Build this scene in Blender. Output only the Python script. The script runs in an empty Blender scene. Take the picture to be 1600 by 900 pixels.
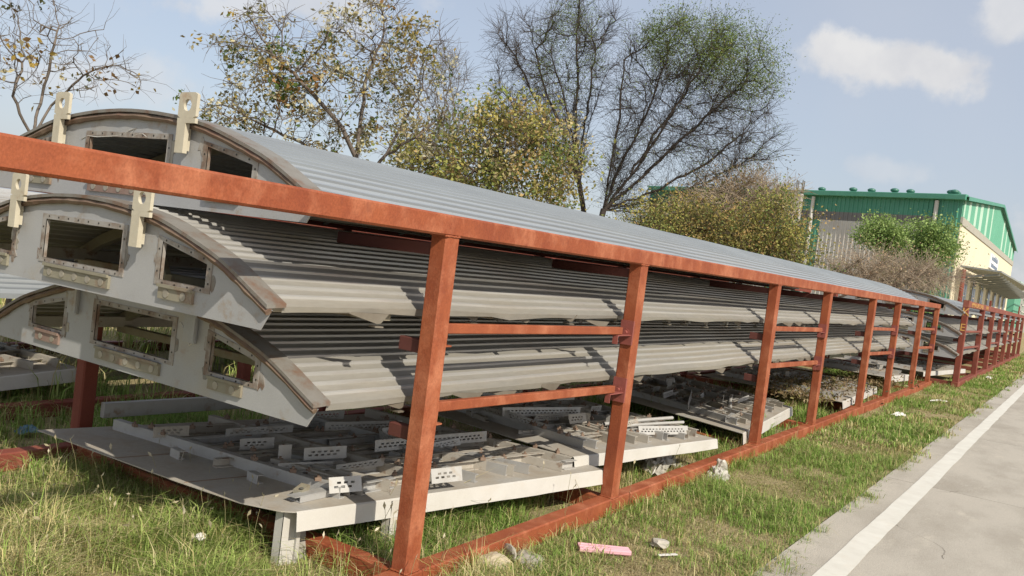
import bpy, math, random
import numpy as np
from mathutils import Vector, Matrix

random.seed(7)
RNG = np.random.default_rng(11)
SC = bpy.context.scene
COL = SC.collection

# ------------------------------------------------------------------ camera
CAM = np.array([-3.32, -2.549, 1.712])
YAW, PITCH, ROLL, FOC = 0.5737, -0.0343, 0.1254, 1359.2
cy_, sy_, cp_, sp_ = math.cos(YAW), math.sin(YAW), math.cos(PITCH), math.sin(PITCH)
_f = np.array([cp_ * cy_, cp_ * sy_, sp_])
_r = np.array([sy_, -cy_, 0.0])
_u = np.cross(_r, _f)
c_, s_ = math.cos(ROLL), math.sin(ROLL)
R_, U_ = c_ * _r + s_ * _u, -s_ * _r + c_ * _u
F_ = _f
cam = bpy.data.cameras.new('camera')
camo = bpy.data.objects.new('camera', cam)
COL.objects.link(camo)
M = Matrix.Identity(4)
for i in range(3):
    M[i][0], M[i][1], M[i][2], M[i][3] = R_[i], U_[i], -F_[i], CAM[i]
camo.matrix_world = M
cam.sensor_width = 36.0
cam.lens = FOC / 1600 * 36.0
cam.clip_start = 0.05
cam.clip_end = 3000
SC.camera = camo


def ray(px, py):
    return R_ * ((px - 800) / FOC) - U_ * ((py - 450) / FOC) + F_


def at(px, py, depth):
    """point seen at a photo pixel, at a given distance"""
    return CAM + ray(px, py) * depth


def on(px, py, ax, val):
    """point seen at a photo pixel, on the plane x / y / z = val"""
    d = ray(px, py)
    return CAM + d * ((val - CAM[ax]) / d[ax])


# ------------------------------------------------------------------ light, sky, exposure
SUN_D = Vector((0.42, 1.0, -0.86)).normalized()      # direction the light travels
sun = bpy.data.lights.new('sun', 'SUN')
sun.energy = 4.9
sun.angle = math.radians(0.53)
sun.color = (1.0, 0.92, 0.79)
suno = bpy.data.objects.new('sun', sun)
COL.objects.link(suno)
suno.rotation_euler = SUN_D.to_track_quat('-Z', 'Y').to_euler()
suno.location = (-10, -25, 20)
SC.view_settings.view_transform = 'Standard'
SC.view_settings.look = 'None'
SC.view_settings.exposure = 0.08
SC.view_settings.gamma = 1.0

world = bpy.data.worlds.new('World')
SC.world = world
world.use_nodes = True
wt = world.node_tree
for n in list(wt.nodes):
    wt.nodes.remove(n)


def wn(t, **k):
    n = wt.nodes.new(t)
    for a, v in k.items():
        setattr(n, a, v)
    return n


wout = wn('ShaderNodeOutputWorld')
wbg = wn('ShaderNodeBackground')
wbg.inputs['Strength'].default_value = 0.14
sky = wn('ShaderNodeTexSky', sky_type='NISHITA')
sky.sun_disc = False
sky.sun_elevation = math.asin(-SUN_D.z)
sky.sun_rotation = math.atan2(-SUN_D.x, -SUN_D.y)
sky.air_density = 1.0
sky.dust_density = 2.0
sky.ozone_density = 1.0
wl = wt.links.new
tc = wn('ShaderNodeTexCoord')


def wmath(op, a, b=None, clamp=False):
    n = wn('ShaderNodeMath', operation=op)
    n.use_clamp = clamp
    for i, v in enumerate((a, b)):
        if v is None:
            continue
        if isinstance(v, (int, float)):
            n.inputs[i].default_value = v
        else:
            wl(v, n.inputs[i])
    return n.outputs[0]


# cumulus: direction-space blobs broken up by noise, over a thin veil that covers the whole sky
wnz = wn('ShaderNodeTexNoise')
wnz.inputs['Scale'].default_value = 9.0
wnz.inputs['Detail'].default_value = 10.0
wnz.inputs['Roughness'].default_value = 0.58
wl(tc.outputs['Generated'], wnz.inputs['Vector'])
nval = wmath('SUBTRACT', wnz.outputs['Fac'], 0.5)


def blob(pa, pb, thick):
    """an elongated cloud between two directions"""
    a, b = ray(*pa), ray(*pb)
    a, b = Vector(a).normalized(), Vector(b).normalized()
    cen = ((a + b) * .5).normalized()
    ax = (b - a)
    ln = max(ax.length * .5, 1e-3)
    ax = (ax - cen * ax.dot(cen)).normalized()
    up = cen.cross(ax).normalized()

    def dot(v):
        n = wn('ShaderNodeVectorMath', operation='DOT_PRODUCT')
        wl(tc.outputs['Generated'], n.inputs[0])
        n.inputs[1].default_value = v
        return n.outputs['Value']
    x = wmath('DIVIDE', dot(ax), ln)
    y = wmath('DIVIDE', dot(up), thick)
    d2 = wmath('ADD', wmath('MULTIPLY', x, x), wmath('MULTIPLY', y, y))
    front = wmath('GREATER_THAN', dot(cen), 0.3)
    return wmath('MULTIPLY', wmath('SUBTRACT', 1.0, wmath('SQRT', d2)), front)


BL = [((1205, 55), (1590, 135), .030, 1.0), ((1500, -5), (1700, 45), .038, .8), ((180, 5), (640, 10), .026, .7), ((470, 35), (620, 45), .02, .5),
      ((-60, 110), (300, 130), .03, .5), ((1300, 255), (1480, 275), .018, .35), ((2000, 100), (2400, 200), .05, .8),
      ((-700, 50), (-400, 20), .05, .8), ((500, -500), (900, -420), .06, .8), ((1700, -400), (2100, -350), .05, .8)]
mask = None
for pa, pb, th, amt in BL:
    v = wmath('ADD', blob(pa, pb, th), wmath('MULTIPLY', nval, 3.4))
    mr = wn('ShaderNodeMapRange')
    mr.interpolation_type = 'SMOOTHSTEP'
    wl(v, mr.inputs['Value'])
    mr.inputs['From Min'].default_value = 0.04
    mr.inputs['From Max'].default_value = 0.62
    mr.inputs['To Max'].default_value = amt
    mask = mr.outputs['Result'] if mask is None else wmath('MAXIMUM', mask, mr.outputs['Result'])
veil = wn('ShaderNodeTexNoise')
veil.inputs['Scale'].default_value = 2.6
veil.inputs['Detail'].default_value = 5.0
wl(tc.outputs['Generated'], veil.inputs['Vector'])
vr = wn('ShaderNodeMapRange')
wl(veil.outputs['Fac'], vr.inputs['Value'])
vr.inputs['From Min'].default_value = .35
vr.inputs['From Max'].default_value = .75
vr.inputs['To Min'].default_value = .52
vr.inputs['To Max'].default_value = .74
veilmix = wn('ShaderNodeMixRGB')
wl(vr.outputs['Result'], veilmix.inputs['Fac'])
wl(sky.outputs['Color'], veilmix.inputs['Color1'])
veilmix.inputs['Color2'].default_value = (4.05, 4.3, 4.85, 1)
cmix = wn('ShaderNodeMixRGB')
wl(mask, cmix.inputs['Fac'])
wl(veilmix.outputs['Color'], cmix.inputs['Color1'])
shade = wn('ShaderNodeTexNoise')
shade.inputs['Scale'].default_value = 16.0
shade.inputs['Detail'].default_value = 8.0
wl(tc.outputs['Generated'], shade.inputs['Vector'])
sr = wn('ShaderNodeMapRange')
wl(shade.outputs['Fac'], sr.inputs['Value'])
sr.inputs['From Min'].default_value = .36
sr.inputs['From Max'].default_value = .62
cc = wn('ShaderNodeMixRGB')
wl(sr.outputs['Result'], cc.inputs['Fac'])
cc.inputs['Color1'].default_value = (4.6, 4.65, 4.85, 1)
cc.inputs['Color2'].default_value = (5.35, 5.33, 5.35, 1)
wl(cc.outputs['Color'], cmix.inputs['Color2'])
wl(cmix.outputs['Color'], wbg.inputs['Color'])
wl(wbg.outputs['Background'], wout.inputs['Surface'])


# ------------------------------------------------------------------ materials
def mat(name, base, base2=None, scale=4.0, rough=.6, metal=0.0, bump=0.0, bscale=60.0, dirt=None, dscale=2.0, dmin=.5, dmax=.7,
        stretch=(1, 1, 1), attr=None, trans=0.0, spec=.5, fine=0.0, fscale=150.0, dirt2=None, d2=(9.0, .55, .68)):
    m = bpy.data.materials.new(name)
    m.use_nodes = True
    nt = m.node_tree
    b = nt.nodes['Principled BSDF']
    L = nt.links.new
    b.inputs['Roughness'].default_value = rough
    b.inputs['Metallic'].default_value = metal
    b.inputs['Specular IOR Level'].default_value = spec
    tcn = nt.nodes.new('ShaderNodeTexCoord')
    mp = nt.nodes.new('ShaderNodeMapping')
    mp.inputs['Scale'].default_value = stretch
    L(tcn.outputs['Object'], mp.inputs['Vector'])
    oi = nt.nodes.new('ShaderNodeObjectInfo')
    wv = nt.nodes.new('ShaderNodeMath')
    wv.operation = 'MULTIPLY'
    wv.inputs[1].default_value = 40.0
    L(oi.outputs['Random'], wv.inputs[0])

    def noise(sc, det=5.0, ro=.6):
        n = nt.nodes.new('ShaderNodeTexNoise')
        n.noise_dimensions = '4D'
        n.inputs['Scale'].default_value = sc
        n.inputs['Detail'].default_value = det
        n.inputs['Roughness'].default_value = ro
        L(mp.outputs['Vector'], n.inputs['Vector'])
        L(wv.outputs[0], n.inputs['W'])
        return n.outputs['Fac']

    def mix(fac, c1, c2):
        n = nt.nodes.new('ShaderNodeMixRGB')
        if isinstance(fac, float):
            n.inputs['Fac'].default_value = fac
        else:
            L(fac, n.inputs['Fac'])
        for k, c in (('Color1', c1), ('Color2', c2)):
            if isinstance(c, tuple):
                n.inputs[k].default_value = (*c, 1)
            else:
                L(c, n.inputs[k])
        return n.outputs['Color']

    def rng(v, a, bb):
        n = nt.nodes.new('ShaderNodeMapRange')
        L(v, n.inputs['Value'])
        n.inputs['From Min'].default_value = a
        n.inputs['From Max'].default_value = bb
        return n.outputs['Result']
    col = base
    if attr:
        an = nt.nodes.new('ShaderNodeVertexColor')
        an.layer_name = attr
        col = an.outputs['Color']
    elif base2:
        col = mix(rng(noise(scale), .33, .67), base, base2)
    if dirt:
        col = mix(rng(noise(dscale, 6, .65), dmin, dmax), col, dirt)
    if dirt2:
        col = mix(rng(noise(d2[0], 6, .7), d2[1], d2[2]), col, dirt2)
    if fine:
        fv = rng(noise(fscale, 3, .6), .3, .7)
        hv = nt.nodes.new('ShaderNodeHueSaturation')
        mm = nt.nodes.new('ShaderNodeMath')
        mm.operation = 'MULTIPLY_ADD'
        L(fv, mm.inputs[0])
        mm.inputs[1].default_value = 2 * fine
        mm.inputs[2].default_value = 1 - fine
        L(mm.outputs[0], hv.inputs['Value'])
        if isinstance(col, tuple):
            hv.inputs['Color'].default_value = (*col, 1)
        else:
            L(col, hv.inputs['Color'])
        col = hv.outputs['Color']
    if isinstance(col, tuple):
        b.inputs['Base Color'].default_value = (*col, 1)
    else:
        L(col, b.inputs['Base Color'])
    if bump:
        bn = nt.nodes.new('ShaderNodeBump')
        bn.inputs['Strength'].default_value = bump
        bn.inputs['Distance'].default_value = .01
        L(noise(bscale, 4, .6), bn.inputs['Height'])
        L(bn.outputs['Normal'], b.inputs['Normal'])
    if trans:
        out = nt.nodes['Material Output']
        tr = nt.nodes.new('ShaderNodeBsdfTranslucent')
        ms = nt.nodes.new('ShaderNodeMixShader')
        ms.inputs['Fac'].default_value = trans
        if isinstance(col, tuple):
            tr.inputs['Color'].default_value = (*col, 1)
        else:
            L(col, tr.inputs['Color'])
        L(b.outputs['BSDF'], ms.inputs[1])
        L(tr.outputs['BSDF'], ms.inputs[2])
        L(ms.outputs['Shader'], out.inputs['Surface'])
    return m


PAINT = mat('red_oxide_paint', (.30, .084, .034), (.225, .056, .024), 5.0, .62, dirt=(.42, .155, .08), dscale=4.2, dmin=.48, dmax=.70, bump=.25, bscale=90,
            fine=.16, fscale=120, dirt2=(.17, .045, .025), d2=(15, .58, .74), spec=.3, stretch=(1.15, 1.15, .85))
PAINT2 = mat('dull_red_and_shade_paint', (.22, .058, .038), (.17, .045, .032), 4.0, .65, dirt=(.29, .11, .07), bump=.2, fine=.12, spec=.3)  # dull red of the other racks; on back-row members shade put into the colour
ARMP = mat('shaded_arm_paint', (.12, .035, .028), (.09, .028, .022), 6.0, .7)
BRACK = mat('bracket_primer', (.27, .075, .06), (.21, .058, .045), 12.0, .6, bump=.2)
ROOFM = mat('weathered_roof_sheet', (.30, .285, .25), (.23, .22, .195), 2.0, .55, metal=.12, dirt=(.285, .25, .195), dscale=1.6, dmin=.45, dmax=.7, bump=.08, bscale=25, fine=.07, fscale=60,
            stretch=(.25, 1, 1))
RIBM = mat('rubbed_roof_rib', (.54, .535, .51), (.40, .39, .37), 2.0, .32, metal=.35, dirt=(.36, .33, .28), dscale=2.5, dmin=.52, dmax=.72, stretch=(.3, 1, 1))
RIBT = mat('painted_roof_rib', (.27, .295, .315), (.22, .24, .26), 3.0, .35, metal=.2, stretch=(.3, 1, 1))
ROOFT = mat('painted_roof_sheet', (.33, .355, .375), (.285, .31, .33), 2.0, .42, metal=.15, dirt=(.30, .295, .28), dscale=1.2, dmin=.5, dmax=.75, stretch=(.2, 1, 1), fine=.04)
PLATE = mat('grey_end_plate', (.375, .38, .385), (.325, .33, .335), 3.0, .5, metal=.1, dirt=(.36, .335, .29), dscale=2.4, dmin=.54, dmax=.74, bump=.06, fine=.06, dirt2=(.28, .215, .15), d2=(6, .57, .72))
RIM = mat('rusty_rim', (.13, .085, .06), (.19, .135, .095), 14.0, .7, dirt=(.15, .08, .055), dscale=9, dmin=.5, dmax=.66, bump=.3)
RIMBAND = mat('dusty_rim_band', (.22, .21, .19), (.17, .15, .125), 7.0, .6, metal=.15, dirt=(.17, .10, .065), dscale=7, dmin=.5, dmax=.66, bump=.2)
TRIM = mat('stained_window_trim', (.325, .315, .30), (.245, .21, .165), 6.0, .65, dirt=(.15, .095, .065), dscale=6, dmin=.46, dmax=.62, bump=.2, dirt2=(.34, .33, .31), d2=(14, .55, .7))
PRIMER = mat('olive_primer', (.215, .20, .145), (.27, .25, .19), 8.0, .6, dirt=(.20, .12, .08), dscale=9, bump=.1)
PINKP = mat('pink_primer', (.20, .12, .095), (.26, .19, .155), 9.0, .6, bump=.1)
SPOT = mat('bare_weld_spot', (.36, .34, .29), (.29, .26, .21), 20.0, .5, metal=.3)
CREAM = mat('cream_lug_paint', (.53, .49, .385), (.45, .405, .31), 12.0, .55, dirt=(.35, .22, .13), dscale=12, dmin=.6, dmax=.74, bump=.1)
WHITE = mat('white_flange_paint', (.54, .525, .49), (.48, .46, .415), 4.0, .5, dirt=(.52, .47, .40), dscale=3.0, dmin=.55, dmax=.78, bump=.04, fine=.04)
DUST = mat('dusty_sheet', (.38, .345, .29), (.33, .30, .255), 3.0, .75, dirt=(.30, .25, .19), dscale=5, dmin=.5, dmax=.7, bump=.15, fine=.1, fscale=40, dirt2=(.36, .35, .325), d2=(2.2, .5, .66))
CHAN = mat('dusty_channel', (.42, .39, .34), (.35, .32, .27), 8.0, .65, metal=.1, dirt=(.21, .13, .085), dscale=14, dmin=.56, dmax=.68, bump=.15)
GUSS = mat('gusset_primer', (.16, .14, .11), (.12, .10, .075), 12.0, .7)
CHAN2 = mat('bare_channel', (.46, .46, .45), (.40, .39, .37), 8.0, .5, metal=.3, dirt=(.3, .23, .17), dscale=11, dmin=.56, dmax=.7)
PERF = mat('galvanised_strip', (.50, .49, .465), (.44, .42, .385), 12.0, .45, metal=.25, dirt=(.42, .36, .29), dscale=10, dmin=.58, dmax=.72)
CLIPM = mat('rusty_clip', (.24, .17, .12), (.17, .11, .08), 22.0, .7)
DARKST = mat('dark_steel', (.16, .155, .14), (.12, .115, .1), 8.0, .6, metal=.2)
BARK_A = mat('dark_bark', (.062, .047, .038), (.04, .032, .026), 9.0, .9, bump=.5, bscale=30)
BARK_G = mat('grey_bark', (.16, .13, .105), (.11, .09, .072), 9.0, .9, bump=.5, bscale=30)
BARK_R = mat('brown_bark', (.13, .09, .06), (.09, .065, .045), 9.0, .9, bump=.4, bscale=30)
LEAF = mat('leaf', (.1, .1, .03), attr='Col', rough=.6, trans=.35, spec=.25)
GRASSM = mat('grass_blade', (.1, .1, .03), attr='Col', rough=.65, trans=.3, spec=.2)
CONC = mat('road_concrete', (.44, .405, .345), (.385, .355, .305), 1.3, .85, dirt=(.32, .29, .24), dscale=1.3, dmin=.48, dmax=.7, bump=.5, bscale=150, fine=.2, fscale=230,
           stretch=(.45, 1, 1), dirt2=(.47, .43, .36), d2=(5, .56, .72), spec=.2)
LINE = mat('white_line_paint', (.66, .645, .58), (.58, .56, .495), 6.0, .7, dirt=(.60, .56, .48), dscale=9, dmin=.55, dmax=.75, bump=.2, bscale=90, dirt2=(.45, .41, .35), d2=(70, .66, .76))
STONE = mat('broken_concrete', (.42, .39, .33), (.34, .31, .26), 9.0, .85, bump=.5, bscale=40, fine=.12)
CREAMST = mat('cream_plaster', (.52, .45, .32), (.46, .39, .28), 9.0, .8, bump=.3, bscale=40)
PINK = mat('pink_foam', (.78, .45, .50), (.72, .38, .44), 7.0, .75, bump=.2, bscale=80, trans=.15)
PLASTIC = mat('dirty_plastic', (.62, .60, .54), (.50, .47, .40), 7.0, .35, trans=.3, bump=.2, bscale=30)
PAPER = mat('white_paper', (.66, .65, .62), (.56, .54, .50), 9.0, .7)
BLUEP = mat('blue_plastic', (.12, .24, .34), rough=.4)
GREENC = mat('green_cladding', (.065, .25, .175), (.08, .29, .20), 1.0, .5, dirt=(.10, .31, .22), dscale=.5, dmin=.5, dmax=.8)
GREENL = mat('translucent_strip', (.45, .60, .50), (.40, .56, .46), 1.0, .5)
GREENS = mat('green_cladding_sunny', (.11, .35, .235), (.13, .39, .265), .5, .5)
GREYC = mat('grey_cladding', (.19, .18, .18), (.16, .155, .155), 1.0, .5)
PALEC = mat('pale_cladding', (.60, .58, .54), (.55, .53, .50), .7, .5, dirt=(.50, .46, .42), dscale=.4)
CREAMC = mat('cream_wall', (.70, .63, .47), (.66, .59, .43), .5, .8)
BAND = mat('concrete_band', (.40, .38, .32), (.36, .34, .29), .7, .85)
DARKW = mat('dark_window', (.035, .04, .045), rough=.15)
CANO = mat('canopy_sheet', (.27, .28, .27), (.22, .23, .22), 1.0, .55)
SIGNW = mat('sign_board_white', (.82, .82, .80), rough=.5)
SIGNB = mat('sign_print_blue', (.16, .20, .27), rough=.5)
YELL = mat('yellow_paint_mark', (.62, .36, .10), (.55, .30, .08), 14.0, .6)
PCONC = mat('grey_concrete', (.42, .40, .37), (.36, .34, .31), 3.0, .85, bump=.2)


# ------------------------------------------------------------------ mesh helpers
class MB:
    def __init__(self):
        self.v, self.f, self.mi = [], [], []
        self.cur = 0

    def add(self, vs, fs):
        o = len(self.v)
        self.v.extend(tuple(float(c) for c in p) for p in vs)
        self.f.extend(tuple(i + o for i in f) for f in fs)
        self.mi.extend([self.cur] * len(fs))

    def box(self, x0, y0, z0, x1, y1, z1):
        self.hexa([(x0, y0, z0), (x1, y0, z0), (x1, y1, z0), (x0, y1, z0), (x0, y0, z1), (x1, y0, z1), (x1, y1, z1), (x0, y1, z1)])

    def hexa(self, p):
        self.add(p, [(0, 3, 2, 1), (4, 5, 6, 7), (0, 1, 5, 4), (1, 2, 6, 5), (2, 3, 7, 6), (3, 0, 4, 7)])

    def obox(self, c, ax, ay, az):
        """box centred at c with half-axis vectors"""
        c, ax, ay, az = (np.asarray(t, float) for t in (c, ax, ay, az))
        self.hexa([c - ax - ay - az, c + ax - ay - az, c + ax + ay - az, c - ax + ay - az, c - ax - ay + az, c + ax - ay + az, c + ax + ay + az, c - ax + ay + az])

    def bar(self, p0, p1, w, h, ch=.006, up=(0, 0, 1)):
        """square section with chamfered corners swept from p0 to p1 (section centred on the line)"""
        p0, p1, up = (np.asarray(t, float) for t in (p0, p1, up))
        d = (p1 - p0) / np.linalg.norm(p1 - p0)
        s = np.cross(d, up)
        s /= np.linalg.norm(s)
        t = np.cross(s, d)
        a, b = w / 2, h / 2
        pr = [(-a + ch, -b), (a - ch, -b), (a, -b + ch), (a, b - ch), (a - ch, b), (-a + ch, b), (-a, b - ch), (-a, -b + ch)]
        n = len(pr)
        vs = [p0 + s * x + t * y for x, y in pr] + [p1 + s * x + t * y for x, y in pr]
        fs = [(i, (i + 1) % n, n + (i + 1) % n, n + i) for i in range(n)] + [tuple(range(n - 1, -1, -1)), tuple(range(n, 2 * n))]
        self.add(vs, fs)

    def tube(self, pts, rs, n=8, cap=True):
        pts = [np.asarray(p, float) for p in pts]
        if not hasattr(rs, '__len__'):
            rs = [rs] * len(pts)
        o = len(self.v)
        vs = []
        for i, p in enumerate(pts):
            d = pts[min(i + 1, len(pts) - 1)] - pts[max(i - 1, 0)]
            d = d / (np.linalg.norm(d) + 1e-9)
            s = np.cross(d, (0, 0, 1) if abs(d[2]) < .9 else (1, 0, 0))
            s /= np.linalg.norm(s)
            t = np.cross(s, d)
            for k in range(n):
                a = 2 * math.pi * k / n
                vs.append(p + rs[i] * (math.cos(a) * s + math.sin(a) * t))
        fs = []
        for i in range(len(pts) - 1):
            for k in range(n):
                fs.append((i * n + k, i * n + (k + 1) % n, (i + 1) * n + (k + 1) % n, (i + 1) * n + k))
        if cap:
            fs.append(tuple(range(n - 1, -1, -1)))
            fs.append(tuple((len(pts) - 1) * n + k for k in range(n)))
        self.add(vs, fs)

    def prism(self, poly, axis_fn, t0, t1):
        """extrude a 2D polygon between t0 and t1; axis_fn(a, b, t) -> point"""
        n = len(poly)
        vs = [axis_fn(a, b, t0) for a, b in poly] + [axis_fn(a, b, t1) for a, b in poly]
        fs = [(i, (i + 1) % n, n + (i + 1) % n, n + i) for i in range(n)] + [tuple(range(n - 1, -1, -1)), tuple(range(n, 2 * n))]
        self.add(vs, fs)

    def mesh(self, name, mats, smooth=False):
        me = bpy.data.meshes.new(name)
        me.from_pydata(self.v, [], self.f)
        for m in (mats if isinstance(mats, (list, tuple)) else [mats]):
            me.materials.append(m)
        if isinstance(mats, (list, tuple)) and len(mats) > 1:
            me.polygons.foreach_set('material_index', self.mi)
        if smooth:
            me.polygons.foreach_set('use_smooth', [True] * len(me.polygons))
        me.update()
        return me

    def build(self, name, mats, parent=None, smooth=False):
        return obj(name, self.mesh(name, mats, smooth), parent)


def obj(name, me, parent=None, loc=None):
    o = bpy.data.objects.new(name, me)
    COL.objects.link(o)
    if parent is not None:
        o.parent = parent
    if loc is not None:
        o.location = loc
    return o


def fixn(me):
    import bmesh
    bm = bmesh.new()
    bm.from_mesh(me)
    bmesh.ops.recalc_face_normals(bm, faces=bm.faces)
    bm.to_mesh(me)
    bm.free()


def tag(o, label=None, cat=None, group=None, kind=None):
    if label:
        o['label'] = label
    if cat:
        o['category'] = cat
    if group:
        o['group'] = group
    if kind:
        o['kind'] = kind
    return o


def thing(name, label, cat, loc=(0, 0, 0), rz=0.0, group=None):
    o = bpy.data.objects.new(name, None)
    o.empty_display_size = .2
    COL.objects.link(o)
    o.location = loc
    o.rotation_euler = (0, 0, rz)
    return tag(o, label, cat, group)


def fastmesh(name, V, T, mats, cols=None, smooth=False):
    """triangles from numpy arrays"""
    me = bpy.data.meshes.new(name)
    V = np.asarray(V, np.float32)
    T = np.asarray(T, np.int32)
    me.vertices.add(len(V))
    me.vertices.foreach_set('co', V.ravel())
    me.loops.add(T.size)
    me.loops.foreach_set('vertex_index', T.ravel())
    me.polygons.add(len(T))
    me.polygons.foreach_set('loop_start', np.arange(0, T.size, 3, dtype=np.int32))
    if smooth:
        me.polygons.foreach_set('use_smooth', np.ones(len(T), bool))
    me.update(calc_edges=True)
    for m in (mats if isinstance(mats, (list, tuple)) else [mats]):
        me.materials.append(m)
    if cols is not None:
        ca = me.color_attributes.new('Col', 'FLOAT_COLOR', 'POINT')
        ca.data.foreach_set('color', np.concatenate([cols, np.ones((len(cols), 1))], 1).astype(np.float32).ravel())
    return me


# ------------------------------------------------------------------ ground, road
def ground_mat():
    m = bpy.data.materials.new('ground_soil_and_turf')
    m.use_nodes = True
    nt = m.node_tree
    L = nt.links.new
    b = nt.nodes['Principled BSDF']
    b.inputs['Roughness'].default_value = .95
    b.inputs['Specular IOR Level'].default_value = .1
    tcn = nt.nodes.new('ShaderNodeTexCoord')

    def noise(s, d=6):
        n = nt.nodes.new('ShaderNodeTexNoise')
        n.inputs['Scale'].default_value = s
        n.inputs['Detail'].default_value = d
        n.inputs['Roughness'].default_value = .65
        L(tcn.outputs['Object'], n.inputs['Vector'])
        return n.outputs['Fac']

    def ramp(v, stops):
        r = nt.nodes.new('ShaderNodeValToRGB')
        L(v, r.inputs['Fac'])
        while len(r.color_ramp.elements) < len(stops):
            r.color_ramp.elements.new(.5)
        for e, (p, c) in zip(r.color_ramp.elements, stops):
            e.position = p
            e.color = (*c, 1)
        return r.outputs['Color']
    c1 = ramp(noise(1.7), [(.32, (.45, .365, .225)), (.5, (.38, .32, .18)), (.62, (.28, .26, .12)), (.75, (.46, .375, .235))])
    c2 = ramp(noise(60, 4), [(.3, (.45, .45, .45)), (.7, (1.35, 1.35, 1.3))])
    mx = nt.nodes.new('ShaderNodeMixRGB')
    mx.blend_type = 'MULTIPLY'
    mx.inputs['Fac'].default_value = 1
    L(c1, mx.inputs['Color1'])
    L(c2, mx.inputs['Color2'])
    L(mx.outputs['Color'], b.inputs['Base Color'])
    bn = nt.nodes.new('ShaderNodeBump')
    bn.inputs['Strength'].default_value = .8
    bn.inputs['Distance'].default_value = .03
    L(noise(45, 5), bn.inputs['Height'])
    L(bn.outputs['Normal'], b.inputs['Normal'])
    return m


g = MB()
g.add([(-300, -300, 0), (600, -300, 0), (600, 500, 0), (-300, 500, 0)], [(0, 1, 2, 3)])
ground = tag(g.build('ground', ground_mat()), kind='structure')

RS = -.0085                        # the road runs a touch off the rack's line


def ry(x, off):
    return off + RS * (x - 3)


road = bpy.data.objects.new('road', None)
COL.objects.link(road)
tag(road, kind='structure')
SLAB = 4.5
x = -12.0
k = 0
while x < 150:
    ln = SLAB if x < 60 else 30
    for (ya, yb) in ((-4.6, -1.15), (-8.1, -4.612)):
        m = MB()
        x1 = x + ln - .012
        jg = [random.uniform(-.025, .025) for _ in range(2)]
        m.hexa([(x, ry(x, ya), -.1), (x1, ry(x1, ya), -.1), (x1, ry(x1, yb), -.1), (x, ry(x, yb), -.1),
                (x, ry(x, ya), .025), (x1, ry(x1, ya), .025), (x1, ry(x1, yb), .025), (x, ry(x, yb), .025)])
        m.build('slab', CONC, road)
    x += ln
m = MB()
m.add([(-12, ry(-12, -6), .012), (150, ry(150, -6), .012), (150, ry(150, -1.3), .012), (-12, ry(-12, -1.3), .012)], [(0, 1, 2, 3)])
m.build('road_joint_filler', mat('joint_filler', (.13, .115, .095), rough=.9), road)
crk = MB()
for (cx, cyy, an, ln_) in ((3.4, -2.0, .5, 1.1), (6.2, -1.9, 2.2, .9), (9.0, -2.6, .9, 1.4), (4.6, -3.0, -.4, 1.3)):
    pts = []
    for t in np.linspace(0, 1, 22):
        a_ = an + .5 * math.sin(7 * t + cx)
        px_ = (cx, cyy) if not pts else (pts[-1][0] + math.cos(a_) * ln_ / 22 + random.uniform(-.012, .012), pts[-1][1] + math.sin(a_) * ln_ / 22 + random.uniform(-.012, .012))
        pts.append(px_)
    for (x0_, y0_), (x1_, y1_) in zip(pts[:-1], pts[1:]):
        w_ = random.uniform(.0012, .003)
        crk.add([(x0_, y0_ - w_, .0265), (x1_, y1_ - w_, .0265), (x1_, y1_ + w_, .0265), (x0_, y0_ + w_, .0265)], [(0, 1, 2, 3)])
crk.build('crack', mat('crack_dirt', (.14, .12, .095), rough=.95), road)['kind'] = 'stuff'
m = MB()
xs = np.arange(-12, 150, .35)
va, vb = [], []
for xx in xs:
    va.append((xx, ry(xx, -1.420) + random.uniform(-.005, .005), .0295))
    vb.append((xx, ry(xx, -1.580) + random.uniform(-.006, .006), .0295))
n = len(xs)
m.add(va + vb, [(n + i, n + i + 1, i + 1, i) for i in range(n - 1)])
tag(m.build('road_marking', LINE), kind='structure')


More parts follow.
